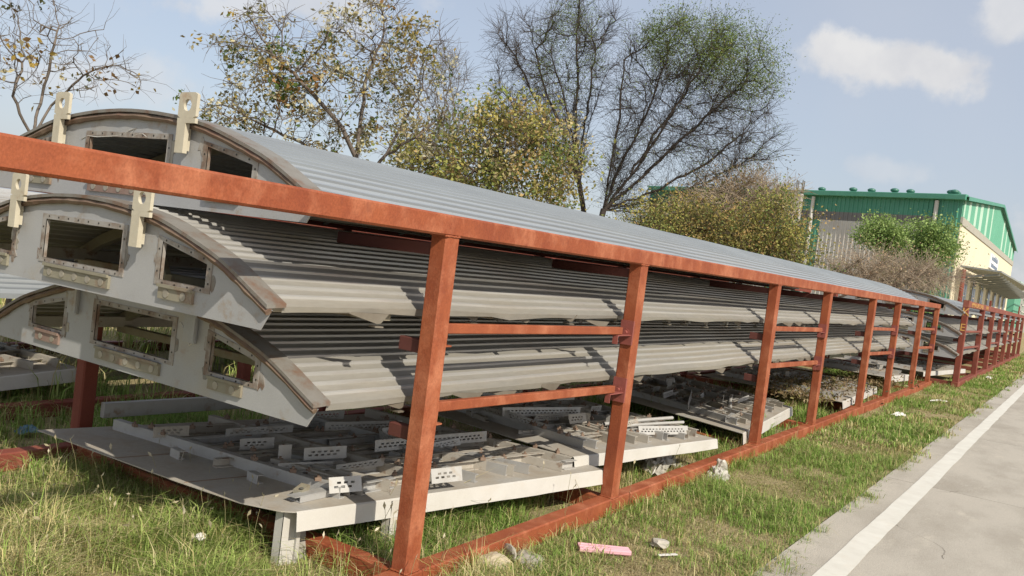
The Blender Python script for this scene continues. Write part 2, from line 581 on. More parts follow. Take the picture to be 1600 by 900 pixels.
# ------------------------------------------------------------------ steel racks
def make_rack(label, x0, y0, xs, W=2.96, paint=PAINT, zt=1.778, bh=.103, ext=(-.6, .5), bext=(-.6, .12), wp=.107, dp=.10, rail=.12, back_beam=True, bars=True, levels=(.86, 1.295, 1.75)):
    root = thing('storage_rack', label, 'rack', (x0, y0, 0), 0, 'steel storage racks')
    pm = MB()
    pm.bar((wp / 2, dp / 2, rail + .001), (wp / 2, dp / 2, zt - .001), dp, wp, .009, up=(1, 0, 0))
    pme = pm.mesh('post', paint)
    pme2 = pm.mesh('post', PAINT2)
    wm_ = MB()
    for (a_, b_) in (((-.001, -.001), (wp + .001, -.001)), ((-.001, -.001), (-.001, dp))):
        pts = [(a_[0] + (b_[0] - a_[0]) * t, a_[1] + (b_[1] - a_[1]) * t, random.uniform(-.002, .002)) for t in np.linspace(0, 1, 9)]
        wm_.tube(pts, [random.uniform(.004, .007) for _ in pts], 6)
    wme = wm_.mesh('weld_seam', paint, True)
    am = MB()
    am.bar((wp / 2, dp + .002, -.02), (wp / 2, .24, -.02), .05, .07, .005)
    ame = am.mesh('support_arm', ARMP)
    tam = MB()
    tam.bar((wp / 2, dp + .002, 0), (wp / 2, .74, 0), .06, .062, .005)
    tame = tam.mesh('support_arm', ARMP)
    cm = MB()
    cm.bar((wp / 2, dp + .002, rail - .06), (wp / 2, W - dp - .002, rail - .06), .10, .115, .006)
    cme = cm.mesh('cross_rail', paint)
    for i, x in enumerate(xs):
        obj('post', pme, root, (x, 0, 0))
        obj('post', pme2, root, (x, W - dp, 0))  # back post: colour darkened to stand for shade
        obj('weld_seam', wme, root, (x, 0, zt))
        obj('weld_seam', wme, root, (x, 0, rail + .003))
        obj('cross_rail', cme, root, (x, 0, -.004))
        for z in levels:
            if z > 1.6:
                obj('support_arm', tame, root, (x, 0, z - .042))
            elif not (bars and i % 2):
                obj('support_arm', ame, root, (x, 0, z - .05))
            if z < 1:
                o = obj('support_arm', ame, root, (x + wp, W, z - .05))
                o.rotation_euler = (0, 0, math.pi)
    for yy, nm in ((dp / 2, 0), (W - dp / 2, 1)):
        if nm == 0 or back_beam:
            b = MB()
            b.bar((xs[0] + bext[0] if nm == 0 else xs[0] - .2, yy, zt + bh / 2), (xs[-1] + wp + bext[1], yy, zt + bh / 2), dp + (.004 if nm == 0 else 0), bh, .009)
            b.build('top_beam', paint if nm == 0 else PAINT2, root)  # back beam carries its shade in the darker colour
        # bottom rail in welded lengths
        e = [xs[0] + ext[0]] + [x + wp + .18 for x in xs[1:-1]] + [xs[-1] + wp + ext[1]]
        for a, c in zip(e[:-1], e[1:]):
            r = MB()
            dz = random.uniform(-.003, .003)
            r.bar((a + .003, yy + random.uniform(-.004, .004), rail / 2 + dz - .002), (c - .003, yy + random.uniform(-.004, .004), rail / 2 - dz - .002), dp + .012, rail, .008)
            r.build('bottom_rail', paint if nm == 0 else PAINT2, root)  # back rail coloured darker in place of shade
    if bars:
        plate = MB()
        plate.bar((-.009, .05, -.085), (-.009, .05, .085), .104, .012, .003, up=(1, 0, 0))
        plme = plate.mesh('bracket_plate', BRACK)
        bolt = MB()
        bolt.tube([(-.016, .052, 0), (-.022, .052, 0)], .026, 12)
        bolt.tube([(-.022, .052, 0), (-.045, .052, 0)], .017, 6)
        bome = bolt.mesh('bolt', BRACK)
        cleat = MB()
        cleat.box(-.20, .012, -.034, .008, .075, -.027)
        cleat.box(-.20, .012, -.09, -.193, .05, -.034)
        clme = cleat.mesh('cleat', BRACK)
        hook = MB()
        hook.box(wp + .001, .01, -.06, wp + .008, .05, .05)
        hook.box(wp + .008, .01, -.06, wp + .05, .05, -.052)
        home = hook.mesh('hook', paint)
        for i in range(0, len(xs) - 1, 2):
            for z0, z1 in ((.934, .905), (1.325, 1.31)):
                b = MB()
                b.bar((xs[i] + wp + .003, .035, z0), (xs[i + 1] - .15, .035, z1), .04, .05, .004)
                b.build('shelf_bar', paint, root)
                pl = obj('bracket_plate', plme, root, (xs[i + 1], 0, z1 - .015))
                obj('bolt', bome, pl)
                obj('cleat', clme, root, (xs[i + 1] - .02, 0, z1))
                obj('hook', home, root, (xs[i], 0, z0 - .03))
    return root


XS1 = [0, 2.25, 5.59, 7.88, 10.78, 13.06, 15.84, 18.19]
rack = make_rack('long red painted steel rack nearest the grass verge, carrying three nested grey roof sections', 0, 0, XS1, bext=(-3.55, .08), ext=(-.7, .4))
rackR = make_rack('dull red steel rack in the second row, seen low behind the nearest rack at left', 0, 4.12, [-.9, 2.4, 4.65, 8.0, 10.2, 13.5, 15.8], paint=PAINT2, ext=(-.6, .4), bars=False)
XS2 = [0, 4.35, 8.0, 11.8, 15.4, 19.0, 23.0, 27.0]
rack2 = make_rack('farther dark red rack with yellow hand-painted letters on its end post and beam', 19.45, -.46, XS2, paint=PAINT2, zt=1.90, bh=.15, wp=.19, dp=.13, rail=.13, W=3.1,
                  bext=(.19, .4), ext=(-.1, .4), levels=(.69, 1.17, 1.675))


for px_, py_ in ((1548, 471), (1593, 480)):
    q = on(px_, py_, 1, 2.4)
    m = MB()
    m.bar((q[0] - 19.45, 2.86, .1), (q[0] - 19.45, 2.86, q[2] + .06), .13, .19, .008, up=(1, 0, 0))
    m.build('tall_post', PAINT2, rack2)
# end post of the farther rack stands taller than its beam and has yellow letters
m = MB()
m.bar((.095, .065, 1.9), (.095, .065, 2.06), .13, .19, .008, up=(1, 0, 0))
m.build('post_cap', PAINT2, rack2)


def text_obj(txt, size, mt, parent, mat4, name='lettering'):
    cu = bpy.data.curves.new(name, 'FONT')
    cu.body = txt
    cu.size = size
    cu.extrude = .002
    cu.materials.append(mt)
    tmp = bpy.data.objects.new(name, cu)
    COL.objects.link(tmp)
    dg = bpy.context.evaluated_depsgraph_get()
    me = bpy.data.meshes.new_from_object(tmp.evaluated_get(dg))
    bpy.data.objects.remove(tmp)
    bpy.data.curves.remove(cu)
    me.name = name
    if not me.materials:
        me.materials.append(mt)
    o = obj(name, me, parent)
    o.matrix_local = mat4
    return o


def basis(ax, ay, loc):
    ax, ay = Vector(ax), Vector(ay)
    az = ax.cross(ay)
    mm = Matrix.Identity(4)
    for i in range(3):
        mm[i][0], mm[i][1], mm[i][2], mm[i][3] = ax[i], ay[i], az[i], loc[i]
    return mm


text_obj('K', .26, YELL, rack2, basis((0, -1, 0), (0, 0, 1), (-.004, .13, 1.70)))
text_obj('E', .24, YELL, rack2, basis((0, -1, 0), (0, 0, 1), (-.004, .13, 1.34)))
for s_txt, xx in (('(MAUVZAB', .55), ('HAI', 4.6)):
    o = text_obj(s_txt, .15, YELL, rack2, basis((1, 0, 0), (0, 0, 1), (xx, -.006, 1.925)))
    o.scale = (4.2 if xx < 1 else 3.0, 1, 1)


# ------------------------------------------------------------------ roof sections
YC = 1.53          # centre line of the arch, from the rack's front
ARC = [(.145, .099), (.25, .151), (.36, .208), (.47, .259), (.58, .297), (.70, .334), (.80, .364), (.89, .388), (1.01, .41), (1.137, .427), (1.30, .443), (1.45, .450), (1.53, .451)]
AY = [a for a, _ in ARC] + [2 * YC - a for a, _ in ARC[-2::-1]]
AZ = [b for _, b in ARC] + [b for _, b in ARC[-2::-1]]


def arc(y):
    return float(np.interp(y, AY, AZ))


WINS = [(.57, .89, .125, .125, .228, .298), (1.20, 1.86, .125, .125, .322, .322), (2.17, 2.49, .125, .125, .298, .228)]   # y0,y1,zb0,zb1,zt0,zt1


def corr_profile(y_start, y_end, lift=.0, pitch=.071, h=.0105):
    """points (y, z, rib) of the ribbed sheet following the arch"""
    yy = np.linspace(y_start, y_end, 400)
    zz = np.array([arc(v) for v in yy]) + lift
    sl = np.concatenate([[0], np.cumsum(np.hypot(np.diff(yy), np.diff(zz)))])
    ny = -np.gradient(zz, yy)
    nl = np.hypot(ny, 1)
    pts = []
    s = .01
    while s < sl[-1] - pitch:
        for ds, hh in ((0, 0), (.050, 0), (.054, 1), (.065, 1), (.0695, 0)):
            q = s + ds
            y, z = np.interp(q, sl, yy), np.interp(q, sl, zz)
            a, b = np.interp(q, sl, ny / nl), np.interp(q, sl, 1 / nl)
            pts.append((y + a * hh * h, z + b * hh * h))
        s += pitch
    pts.insert(0, (yy[0], zz[0]))
    pts.append((yy[-1], zz[-1]))
    return pts


def roof_sheet(x0, x1, seed, mt, parent, nst=90, damage=1.0):
    pts = corr_profile(.155, 2 * YC - .155)
    xs = np.linspace(x0, x1, nst)
    rs = np.random.default_rng(seed)
    w1 = np.interp(xs, np.linspace(x0, x1, 40), rs.normal(0, 1, 40))
    w2 = np.interp(xs, np.linspace(x0, x1, 24), rs.normal(0, 1, 24))
    V = []
    for i, x in enumerate(xs):
        for (y, z) in pts:
            e = max(0, 1 - abs(y - .155) / .22)
            e2 = max(0, 1 - abs(y - (2 * YC - .155)) / .22)
            V.append((x, y + .004 * damage * w2[i] * e, z + damage * (.0028 * w1[i] * e + .004 * w2[i] * e2) + .002 * math.sin(x * 2.1 + y * 5)))
    n = len(pts)
    m = MB()
    m.add(V, [(i * n + j, i * n + j + 1, (i + 1) * n + j + 1, (i + 1) * n + j) for i in range(nst - 1) for j in range(n - 1)])
    # the raised ribs are rubbed clean, dust lies in the pans between them
    m.mi = [1 if 0 < j < n - 2 and (j - 1) % 5 in (1, 2, 3) else 0 for i in range(nst - 1) for j in range(n - 1)]
    # turned-down eave lip
    for side in (0, n - 1):
        o = len(m.v)
        vs = []
        for i in range(nst):
            p = V[i * n + side]
            vs += [p, (p[0], p[1] + (.006 if side == 0 else -.006), p[2] - .016 - .012 * damage * abs(w1[i]) - .004 * abs(w2[(i * 7) % nst]))]
        m.add(vs, [(2 * i, 2 * i + 1, 2 * i + 3, 2 * i + 2) for i in range(nst - 1)])
    return m.build('corrugated_sheet', [mt, RIBM if mt is ROOFM else RIBT], parent)


def end_plate(parent, mt=PLATE, rear=False):
    """flat gable plate with three window openings, local x = 0 is its outer face"""
    ys = sorted(set(AY + [.2, .21] + [w[i] for w in WINS for i in (0, 1)] + [2 * YC - .2]))
    ys = [y for y in ys if .145 <= y <= 2 * YC - .145]
    t = .006
    m = MB()

    def zt(y):
        return arc(y) - .012

    def zb(y):
        if y < .2:
            return (.2 - y) / .055 * .09
        if y > 2 * YC - .2:
            return (y - (2 * YC - .2)) / .055 * .09
        return 0.0
    for a, b in zip(ys[:-1], ys[1:]):
        mid = (a + b) / 2
        w = next((w for w in WINS if w[0] <= mid <= w[1]), None)
        segs = []
        if w is None:
            segs.append(((a, zb(a)), (b, zb(b)), (b, zt(b)), (a, zt(a))))
        else:
            def wl_(y, i, j):
                return w[i] + (w[j] - w[i]) * (y - w[0]) / (w[1] - w[0])
            segs.append(((a, zb(a)), (b, zb(b)), (b, wl_(b, 2, 3)), (a, wl_(a, 2, 3))))
            segs.append(((a, wl_(a, 4, 5)), (b, wl_(b, 4, 5)), (b, zt(b)), (a, zt(a))))
        for s in segs:
            m.add([(0, y, z) for y, z in s] + [(t, y, z) for y, z in s], [(3, 2, 1, 0), (4, 5, 6, 7), (0, 1, 5, 4), (2, 3, 7, 6)])
    p = m.build('end_plate', mt, parent)
    return p


def ring_frame(parent, w, mt):
    y0, y1, zb0, zb1, zt0, zt1 = w
    q = [(y0, zb0), (y1, zb1), (y1, zt1), (y0, zt0)]
    cy, cz = (y0 + y1) / 2, sum(p[1] for p in q) / 4
    o = [(y0 - .035, zb0 - .022), (y1 + .035, zb1 - .022), (y1 + .035, zt1 + .026), (y0 - .035, zt0 + .026)]
    m = MB()
    for k in range(4):
        a, b, c, d = o[k], o[(k + 1) % 4], q[(k + 1) % 4], q[k]
        m.add([(-.004, *p) for p in (a, b, c, d)] + [(.0, *p) for p in (a, b, c, d)], [(3, 2, 1, 0), (0, 1, 5, 4), (2, 3, 7, 6)])
        # inner return of the folded frame
        m.add([(-.004, *d), (-.004, *c), (.016, *c), (.016, *d)], [(0, 1, 2, 3)])
    fr = m.build('window_frame', mt, parent)
    h = MB()
    for k in range(4):
        a, b = np.array(o[k]), np.array(o[(k + 1) % 4])
        c, d = np.array(q[k]), np.array(q[(k + 1) % 4])
        L = np.linalg.norm(b - a)
        nh = max(2, int(L / .085))
        for j in range(nh):
            f = (j + .5) / nh
            p = (a + (b - a) * f) * .55 + (c + (d - c) * f) * .45
            h.tube([(-.0045, p[0], p[1]), (-.0055, p[0], p[1])], .0052, 6)
    h.build('rivet', mat_cache('rivet_hole', (.03, .025, .02)), fr)
    return fr


_mc = {}


def mat_cache(n, c, **k):
    if n not in _mc:
        _mc[n] = mat(n, c, **k)
    return _mc[n]


def rim(parent, depth=.075):
    yy = np.concatenate([np.linspace(.145, .9, 16), np.linspace(.98, 2 * YC - .98, 12), np.linspace(2 * YC - .9, 2 * YC - .145, 16)])
    m = MB()
    ring = []
    for y in yy:
        z = arc(y)
        ring.append([(-.028, y, z - .004), (-.028, y, z + .012), (depth, y, z + .018), (depth, y, z + .002)])
    n = len(yy)
    vs = [p for r in ring for p in r]
    m.add(vs, [(4 * i + k, 4 * (i + 1) + k, 4 * (i + 1) + (k + 1) % 4, 4 * i + (k + 1) % 4) for i in range(n - 1) for k in range(4)] + [(0, 1, 2, 3), tuple(4 * (n - 1) + k for k in (3, 2, 1, 0))])
    me = m.mesh('arch_rim', RIMBAND)
    fixn(me)
    r = obj('arch_rim', me, parent)
    # rust-brown weld bead in the corner between rim and plate
    m = MB()
    pts = [(-.010, y, arc(y) - .021 - .004 * abs(math.sin(13 * y)) * random.random()) for y in np.linspace(.15, 2 * YC - .15, 60)]
    m.tube(pts, [.013 + .006 * random.random() for _ in pts], 6)
    m.build('weld_bead', RIM, r)
    return r


def lug(parent, y, mirrored=False, label=None):
    """cream lifting plate with a round hole; wide at the top, narrow tail below"""
    s = -1 if mirrored else 1
    m = MB()
    x0, x1 = -.058, -.042
    cyh, czh, rh = 0.0, .478, .028
    # wide head: ring between square outline and circular hole
    n = 24
    outer, inner = [], []
    for k in range(n):
        a = 2 * math.pi * (k + .5) / n
        ca, sa = math.cos(a), math.sin(a)
        t = min(.066 / max(abs(ca), 1e-6), .060 / max(abs(sa), 1e-6))
        outer.append((cyh + t * ca, czh + t * sa))
        inner.append((cyh + rh * ca, czh + rh * sa))
    for k in range(n):
        j = (k + 1) % n
        q = [outer[k], outer[j], inner[j], inner[k]]
        m.add([(x0, y + a, b) for a, b in q] + [(x1, y + a, b) for a, b in q], [(3, 2, 1, 0), (4, 5, 6, 7), (2, 3, 7, 6), (0, 1, 5, 4)])
    m.box(x0, y - .066, .395, x1, y + .066, czh - .0598)
    m.box(x0, y + .002, .255, x1 + .008, y + .064, .3948)
    m.box(x1 + .0082, y + .024, .27, -.006, y + .044, .39)          # web welded to the plate
    me = m.mesh('lifting_lug', CREAM)
    o = obj('lifting_lug', me, parent)
    if label:
        o['label'] = label
    return o


def hole_plate(parent, y0, y1, z0, z1, mt, nh, skew=0.0):
    m = MB()
    m.box(-.014, y0, z0, -.0005, y1, z1)
    m.box(-.024, y0, z1 - .008, -.0142, y1, z1 + .006)
    p = m.build('splice_plate', mt, parent)
    d = MB()
    for k in range(nh):
        yy = y0 + (y1 - y0) * (k + .5) / nh
        d.tube([(-.0142, yy, (z0 + z1) / 2 - .004), (-.017, yy, (z0 + z1) / 2 - .004)], .019, 12)
    d.build('weld_spot', SPOT, p)
    return p


def make_roof(name_label, x0, x1, zb, ybase=0.0, sheet=ROOFM, lugs=True, tabs=False, prim=PRIMER, seed=1, detail=True, group='nested roof sections', gussets=True, frontlen=9.0, cap=False):
    root = thing('roof_section', name_label, 'roof section', (x0, ybase, zb), 0, group)
    L = x1 - x0
    roof_sheet(.07, L, seed, sheet, root, nst=int(40 + L * 3))
    end_plate(root)
    rim(root)
    if detail:
        for w in WINS:
            ring_frame(root, w, TRIM)
        hole_plate(root, 1.26, 1.82, .035, .096, prim, 5)
        hole_plate(root, .635, .875, .045, .104, PRIMER, 2)
        hole_plate(root, 2 * YC - .875, 2 * YC - .635, .045, .104, PRIMER if not tabs else PINKP, 2)
        # rough filler and rust patches round the openings
        rr = random.Random(seed * 13)
        for k in range(16):
            w = rr.choice(WINS)
            cy = rr.choice((w[0] - .03, w[1] + .03)) + rr.uniform(-.02, .02)
            cz = rr.uniform(w[2] - .03, max(w[4], w[5]) + .03)
            if cz > arc(cy) - .05:
                continue
            n_ = 11
            rad = rr.uniform(.018, .045)
            pl = []
            for q in range(n_):
                a_ = 2 * math.pi * q / n_
                r_ = rad * rr.uniform(.5, 1.25)
                pl.append((cy + r_ * math.cos(a_) * .75, cz + r_ * math.sin(a_) * 1.3))
            m = MB()
            m.prism(pl, lambda a, b, t: (t, a, b), -.0012 - .0001 * k, -.0002)
            m.build('filler_patch', rr.choice((TRIM, RIMBAND, TRIM, SPOT)), root)
    if lugs:
        lug(root, 1.00)
        lug(root, 2 * YC - 1.00)
    if tabs:
        for yy in (1.05, 2.08):
            m = MB()
            m.box(-.016, yy - .045, .24, -.001, yy + .045, .42)
            m.box(-.03, yy - .055, .25, -.017, yy - .038, .40)
            m.build('cut_lug', PLATE, root)
    # inner carlines (arched ribs) and purlins
    for k, xx in enumerate(np.arange(.75, L - .1, .98)):
        m = MB()
        yy = np.linspace(.2, 2 * YC - .2, 20)
        for a, b in zip(yy[:-1], yy[1:]):
            za, zb_ = arc(a) - .012, arc(b) - .012
            m.hexa([(xx, a, za - .07), (xx + .045, a, za - .07), (xx + .045, b, zb_ - .07), (xx, b, zb_ - .07), (xx, a, za), (xx + .045, a, za), (xx + .045, b, zb_), (xx, b, zb_)])
        m.build('carline', DARKST if k else PRIMER, root)
        if detail and k < 3:
            m = MB()
            m.bar((xx + .02, .25, .06 + .02 * k), (xx + .02, 2 * YC - .25, .05 + .03 * k), .05, .05, .004)
            m.build('tie_bar', PRIMER, root)
    if detail:
        m = MB()
        m.bar((.35, 1.32, .10), (.55, 1.72, .26), .03, .035, .003)
        m.build('tie_bar', PRIMER, root)
    for yy, zz in ((.3, .12), (2 * YC - .3, .12)):
        m = MB()
        m.bar((.05, yy, zz - .02), (L - .05, yy, zz - .02), .05, .07, .004)
        m.build('cant_rail', CHAN, root)
    if gussets:
        gm = MB()
        gm.prism([(0, 0), (.24, 0), (.20, -.045), (.18, -.048)], lambda a, b, t: (a, .20 + t, .085 + b), 0, .008)
        gm.box(.165, .19, .02, .21, .25, .027)
        gme = gm.mesh('gusset', GUSS)
        for xx in np.arange(.42, min(L, frontlen), .46):
            o = obj('gusset', gme, root, (xx + random.uniform(-.05, .05), random.uniform(-.02, .02), random.uniform(-.006, .006)))
            o.rotation_euler = (random.uniform(-.08, .08), 0, random.uniform(-.35, .2))
    return root


ROOFS = []
ROOFS.append(make_roof('topmost pale ribbed roof section on the near rack, with cream lifting lugs above the beam', -.72, 16.8, 1.75, sheet=ROOFT, seed=3, prim=PINKP, gussets=False))
ROOFS.append(make_roof('middle grey roof section on the near rack, its arched end standing out farthest with two cream lugs', -.90, 16.3, 1.293, seed=4))
ROOFS.append(make_roof('lowest grey roof section on the near rack, its arched end without lifting lugs', -.577, 16.3, .863, lugs=False, tabs=True, seed=5))
make_roof('lowest roof section on the second row rack, behind the near rack at the left', -.75, 15.0, .86, ybase=4.12, lugs=False, seed=6, detail=False, gussets=False, sheet=ROOFT)
make_roof('upper roof section on the second row rack, hidden behind the near stack of roofs', -.75, 15.0, 1.30, ybase=4.12, lugs=False, seed=7, detail=False, gussets=False)
for zb, lab, sd, dx in ((.69, 'lowest roof section on the farther rack beside the lettered post', 8, -.45), (1.17, 'middle roof section on the farther rack beside the lettered post', 9, -.45),
                        (1.675, 'top roof section on the farther rack beside the lettered post', 10, -.45)):
    make_roof(lab, 19.45 + dx, 46, zb, ybase=-.56, lugs=False, seed=sd, detail=True, gussets=False, sheet=ROOFT if zb > 1.6 else ROOFM)


# chalk scribbles left on two of the end plates
def chalk(root, X, pts):
    m = MB()
    loc = [on(px, py, 0, X) - np.array(root.location) for px, py in pts]
    m.tube([(-.003, p[1], p[2]) for p in loc], .0022, 4)
    m.build('chalk_mark', mat_cache('chalk', (.62, .61, .58), rough=.9), root)


chalk(ROOFS[2], -.577, [(283, 503), (288, 513), (293, 527), (296, 540), (301, 537), (305, 526), (309, 511)])
chalk(ROOFS[0], -.72, [(128, 217), (138, 212), (152, 214), (176, 213), (192, 211), (203, 204), (214, 200), (205, 209)])
chalk(ROOFS[0], -.72, [(208, 214), (215, 210), (224, 209), (230, 214)])

# ------------------------------------------------------------------ flat wall panels with channels
def perf_strip(L, H, pitch=.034, rows=2, lip=.02):
    """galvanised strip with two staggered rows of slots, in the x-z plane, base at z = 0"""
    m = MB()
    t = .0025

    def sheet(a0, b0, a1, b1):
        m.add([(a0, 0, b0), (a1, 0, b0), (a1, 0, b1), (a0, 0, b1), (a0, t, b0), (a1, t, b0), (a1, t, b1), (a0, t, b1)], [(0, 1, 2, 3), (7, 6, 5, 4), (0, 4, 5, 1), (3, 2, 6, 7), (0, 3, 7, 4), (1, 5, 6, 2)])
    zs = [0, H * .30, H * .44, H * .56, H * .70, H]
    for i in (0, 2, 4):
        sheet(0, zs[i], L, zs[i + 1])
    for r, i in enumerate((1, 3)):
        x = .03 + (pitch * .45 if r else 0)
        px = 0.0
        while x + pitch < L - .02:
            sheet(px, zs[i], x, zs[i + 1])
            px = x + pitch * .58
            x += pitch
        sheet(px, zs[i], L, zs[i + 1])
    m.box(0, t, 0, L, lip + t, t)
    return m


def channel_mesh(mb, p0, p1, w, h, t=.005, lips=True):
    """U-section lying open side up / out between two floor points"""
    p0, p1 = np.asarray(p0, float), np.asarray(p1, float)
    d = p1 - p0
    L = np.linalg.norm(d)
    d /= L
    s = np.cross(d, (0, 0, 1))
    s /= np.linalg.norm(s)
    up = np.array((0, 0, 1.))
    c = (p0 + p1) / 2
    hx = d * (L / 2)
    mb.obox(c + up * (h / 2) - s * (w / 2 - t / 2), hx, s * (t / 2), up * (h / 2))
    mb.obox(c + up * (t / 2) + s * (t * .5), hx * .998, s * (w / 2 - t), up * (t / 2))
    mb.obox(c + up * (h - t / 2) + s * (t * .5), hx * .997, s * (w / 2 - t), up * (t / 2 - .0003))


def make_panel(label, A, B, D, flange=.095, seed=1, xmem=3, dens=1.0, legs=(), notch=True, group='wall panels laid under the roofs', strips=True):
    """sheet corner A (front near), B (front far), D (back near); local frame u = A->B, v = A->D"""
    A, B, D = (np.asarray(p, float) for p in (A, B, D))
    rs = random.Random(seed)
    root = thing('wall_panel', label, 'panel', tuple(A), 0, group)
    U, Vv = B - A, D - A
    Lu, Lv = np.linalg.norm(U), np.linalg.norm(Vv)

    def P(u, v, z=0.0):
        return U * (u / Lu) + Vv * (v / Lv) + np.array((0, 0, z))
    ud, vd = U / Lu, Vv / Lv
    # sheet in three pieces with visible laps
    outl = [(.0, .0), (Lu, 0), (Lu, Lv), (-.02, Lv), (-.06, Lv * .68), (-.10, Lv * .36), (-.11, Lv * .12), (-.05, Lv * .02)] if notch else [(0, 0), (Lu, 0), (Lu, Lv), (0, Lv)]
    m = MB()
    m.prism(outl, lambda a, b, t: P(a, b, t), -.006, 0)
    me = m.mesh('sheet', DUST)
    fixn(me)
    obj('sheet', me, root)
    if notch:
        for f in (.33, .62):
            m = MB()
            e = -.07 if f < .5 else -.045
            m.obox(P(.22 + e, Lv * f, .0016), ud * .24, vd * .004, np.array((0, 0, .0012)))
            m.build('lap_seam', CLIPM, root)
    # turned-down flange along the front
    m = MB()
    nseg = 24
    rows = []
    out = -np.cross((0, 0, 1), ud)
    for i in range(nseg + 1):
        u = Lu * i / nseg
        wob = .004 * math.sin(u * 5 + seed) + rs.uniform(-.002, .002)
        o1 = out * (.022 + wob)
        rows.append((P(u, 0, .001), P(u, 0, .001) + out * .010 + (0, 0, -.006), P(u, 0, -flange) + o1 + (0, 0, wob), P(u, 0, -flange) + o1 - out * .004))
    for r0, r1 in zip(rows[:-1], rows[1:]):
        for k in range(3):
            m.add([r0[k], r1[k], r1[k + 1], r0[k + 1]], [(3, 2, 1, 0)])
    m.build('flange', WHITE, root)
    # cross members running front to back
    us = [(.15 + .78 * k / (xmem - 1)) * Lu if xmem > 1 else Lu * .5 for k in range(xmem)]
    clip = MB()
    clip.box(-.018, -.012, 0, .018, .012, .02)
    clip.tube([(0, 0, .02), (0, 0, .034)], .008, 6)
    clme = clip.mesh('clip', CLIPM)
    hc = .066
    for k, u in enumerate(us):
        v0 = .10 + rs.uniform(0, .08)
        m = MB()
        channel_mesh(m, P(u, v0), P(u + rs.uniform(-.02, .02), Lv - .08), .05, hc)
        o = m.build('cross_channel', CHAN if k % 2 else CHAN2, root)
        for q in range(int(5 * dens)):
            c = obj('clip', clme, root, tuple(P(u + rs.uniform(-.04, .04), rs.uniform(.2, Lv - .2), hc)))
            c.rotation_euler = (0, 0, rs.uniform(0, 3))
    # long members between them
    for k in range(len(us) - 1):
        nv = int(rs.choice((5, 6)) * dens + .5)
        for j in range(nv):
            v = .22 + (Lv - .45) * (j + rs.uniform(.1, .6)) / nv
            m = MB()
            channel_mesh(m, P(us[k] + .03, v), P(us[k + 1] - .03, v + rs.uniform(-.03, .03)), .045, rs.choice((.04, .05, .062)))
            m.build('long_channel', rs.choice((CHAN, CHAN2, CHAN)), root)
            for q in range(2):
                c = obj('clip', clme, root, tuple(P(rs.uniform(us[k] + .1, us[k + 1] - .1), v + rs.uniform(-.02, .02), .045)))
                c.rotation_euler = (0, 0, rs.uniform(0, 3))
    # short stubs near the front edge
    for k in range(int(24 * dens)):
        u, v = rs.uniform(.05, .98) * Lu, rs.uniform(.09, 1.3)
        m = MB()
        a = rs.choice((0, 1.35, 1.57, .1))
        l = rs.uniform(.10, .38)
        dv = ud * math.cos(a) + vd * math.sin(a)
        channel_mesh(m, P(u, v, .001), P(u, v, .001) + dv * l, .045, rs.choice((.035, .05, .06)))
        m.build('stub_channel', rs.choice((CHAN, CHAN2, PERF)), root)
    # channels whose cut ends reach the front edge
    for k in range(int(6 * dens)):
        u = (.16 + .8 * (k + rs.uniform(.1, .8)) / (6 * dens)) * Lu
        m = MB()
        v0 = rs.uniform(.07, .12)
        channel_mesh(m, P(u, v0, .0015), P(u + rs.uniform(-.10, .04), v0 + rs.uniform(.35, .75), .0015), .042, rs.choice((.05, .06, .068)))
        m.build('cross_channel', rs.choice((CHAN, CHAN, CHAN2)), root)
    for k in range(int(6 * dens)):
        u, v = rs.uniform(.1, .8) * Lu, rs.uniform(.15, .75) * Lv
        o = perf_strip(rs.uniform(.18, .5), rs.choice((.05, .065, .08)), pitch=.038).build('slotted_strip', rs.choice((PERF, CHAN, CHAN2)), root)
        o.location = Vector(P(u, v, rs.uniform(.02, .07)))
        o.rotation_euler = (rs.uniform(-.5, .3), rs.uniform(-.06, .06), math.atan2(ud[1], ud[0]) + rs.choice((0, 0, .2, 1.5)) + rs.uniform(-.1, .1))
    # thin studs standing up
    m = MB()
    for k in range(int(8 * dens)):
        p = P(rs.uniform(.04, .96) * Lu, rs.uniform(.05, .8) * Lv)
        m.tube([p, p + np.array((rs.uniform(-.012, .012), rs.uniform(-.012, .012), rs.uniform(.05, .085)))], .0022, 5)
    m.build('stud', SPOT, root)
    for (lx, ly, w) in legs:
        m = MB()
        zt = A[2] - .008
        c = np.array((lx, ly, 0.)) - A
        channel_like = [(c[0] - w, c[1] - .018), (c[0] + w, c[1] - .03)]
        m.hexa([(c[0] - w, c[1] - .02, -A[2]), (c[0] + w, c[1] - .035, -A[2]), (c[0] + w, c[1] - .03, -A[2]), (c[0] - w, c[1] - .014, -A[2]),
                (c[0] - w, c[1] - .02, zt - A[2]), (c[0] + w, c[1] - .035, zt - A[2]), (c[0] + w, c[1] - .03, zt - A[2]), (c[0] - w, c[1] - .014, zt - A[2])])
        m.hexa([(c[0] + w * .5, c[1] - .05, -A[2]), (c[0] + w, c[1] - .05, -A[2]), (c[0] + w, c[1] + .03, -A[2]), (c[0] + w * .9, c[1] + .03, -A[2]),
                (c[0] + w * .5, c[1] - .05, zt - A[2]), (c[0] + w, c[1] - .05, zt - A[2]), (c[0] + w, c[1] + .03, zt - A[2]), (c[0] + w * .9, c[1] + .03, zt - A[2])])
        m.hexa([(c[0] - w, c[1] - .02, -A[2]), (c[0] - w * .94, c[1] - .02, -A[2]), (c[0] - w * .94, c[1] + .04, -A[2]), (c[0] - w, c[1] + .04, -A[2]),
                (c[0] - w, c[1] - .02, zt - A[2]), (c[0] - w * .94, c[1] - .02, zt - A[2]), (c[0] - w * .94, c[1] + .04, zt - A[2]), (c[0] - w, c[1] + .04, zt - A[2])])
        m.build('leg', WHITE, root)
    return root


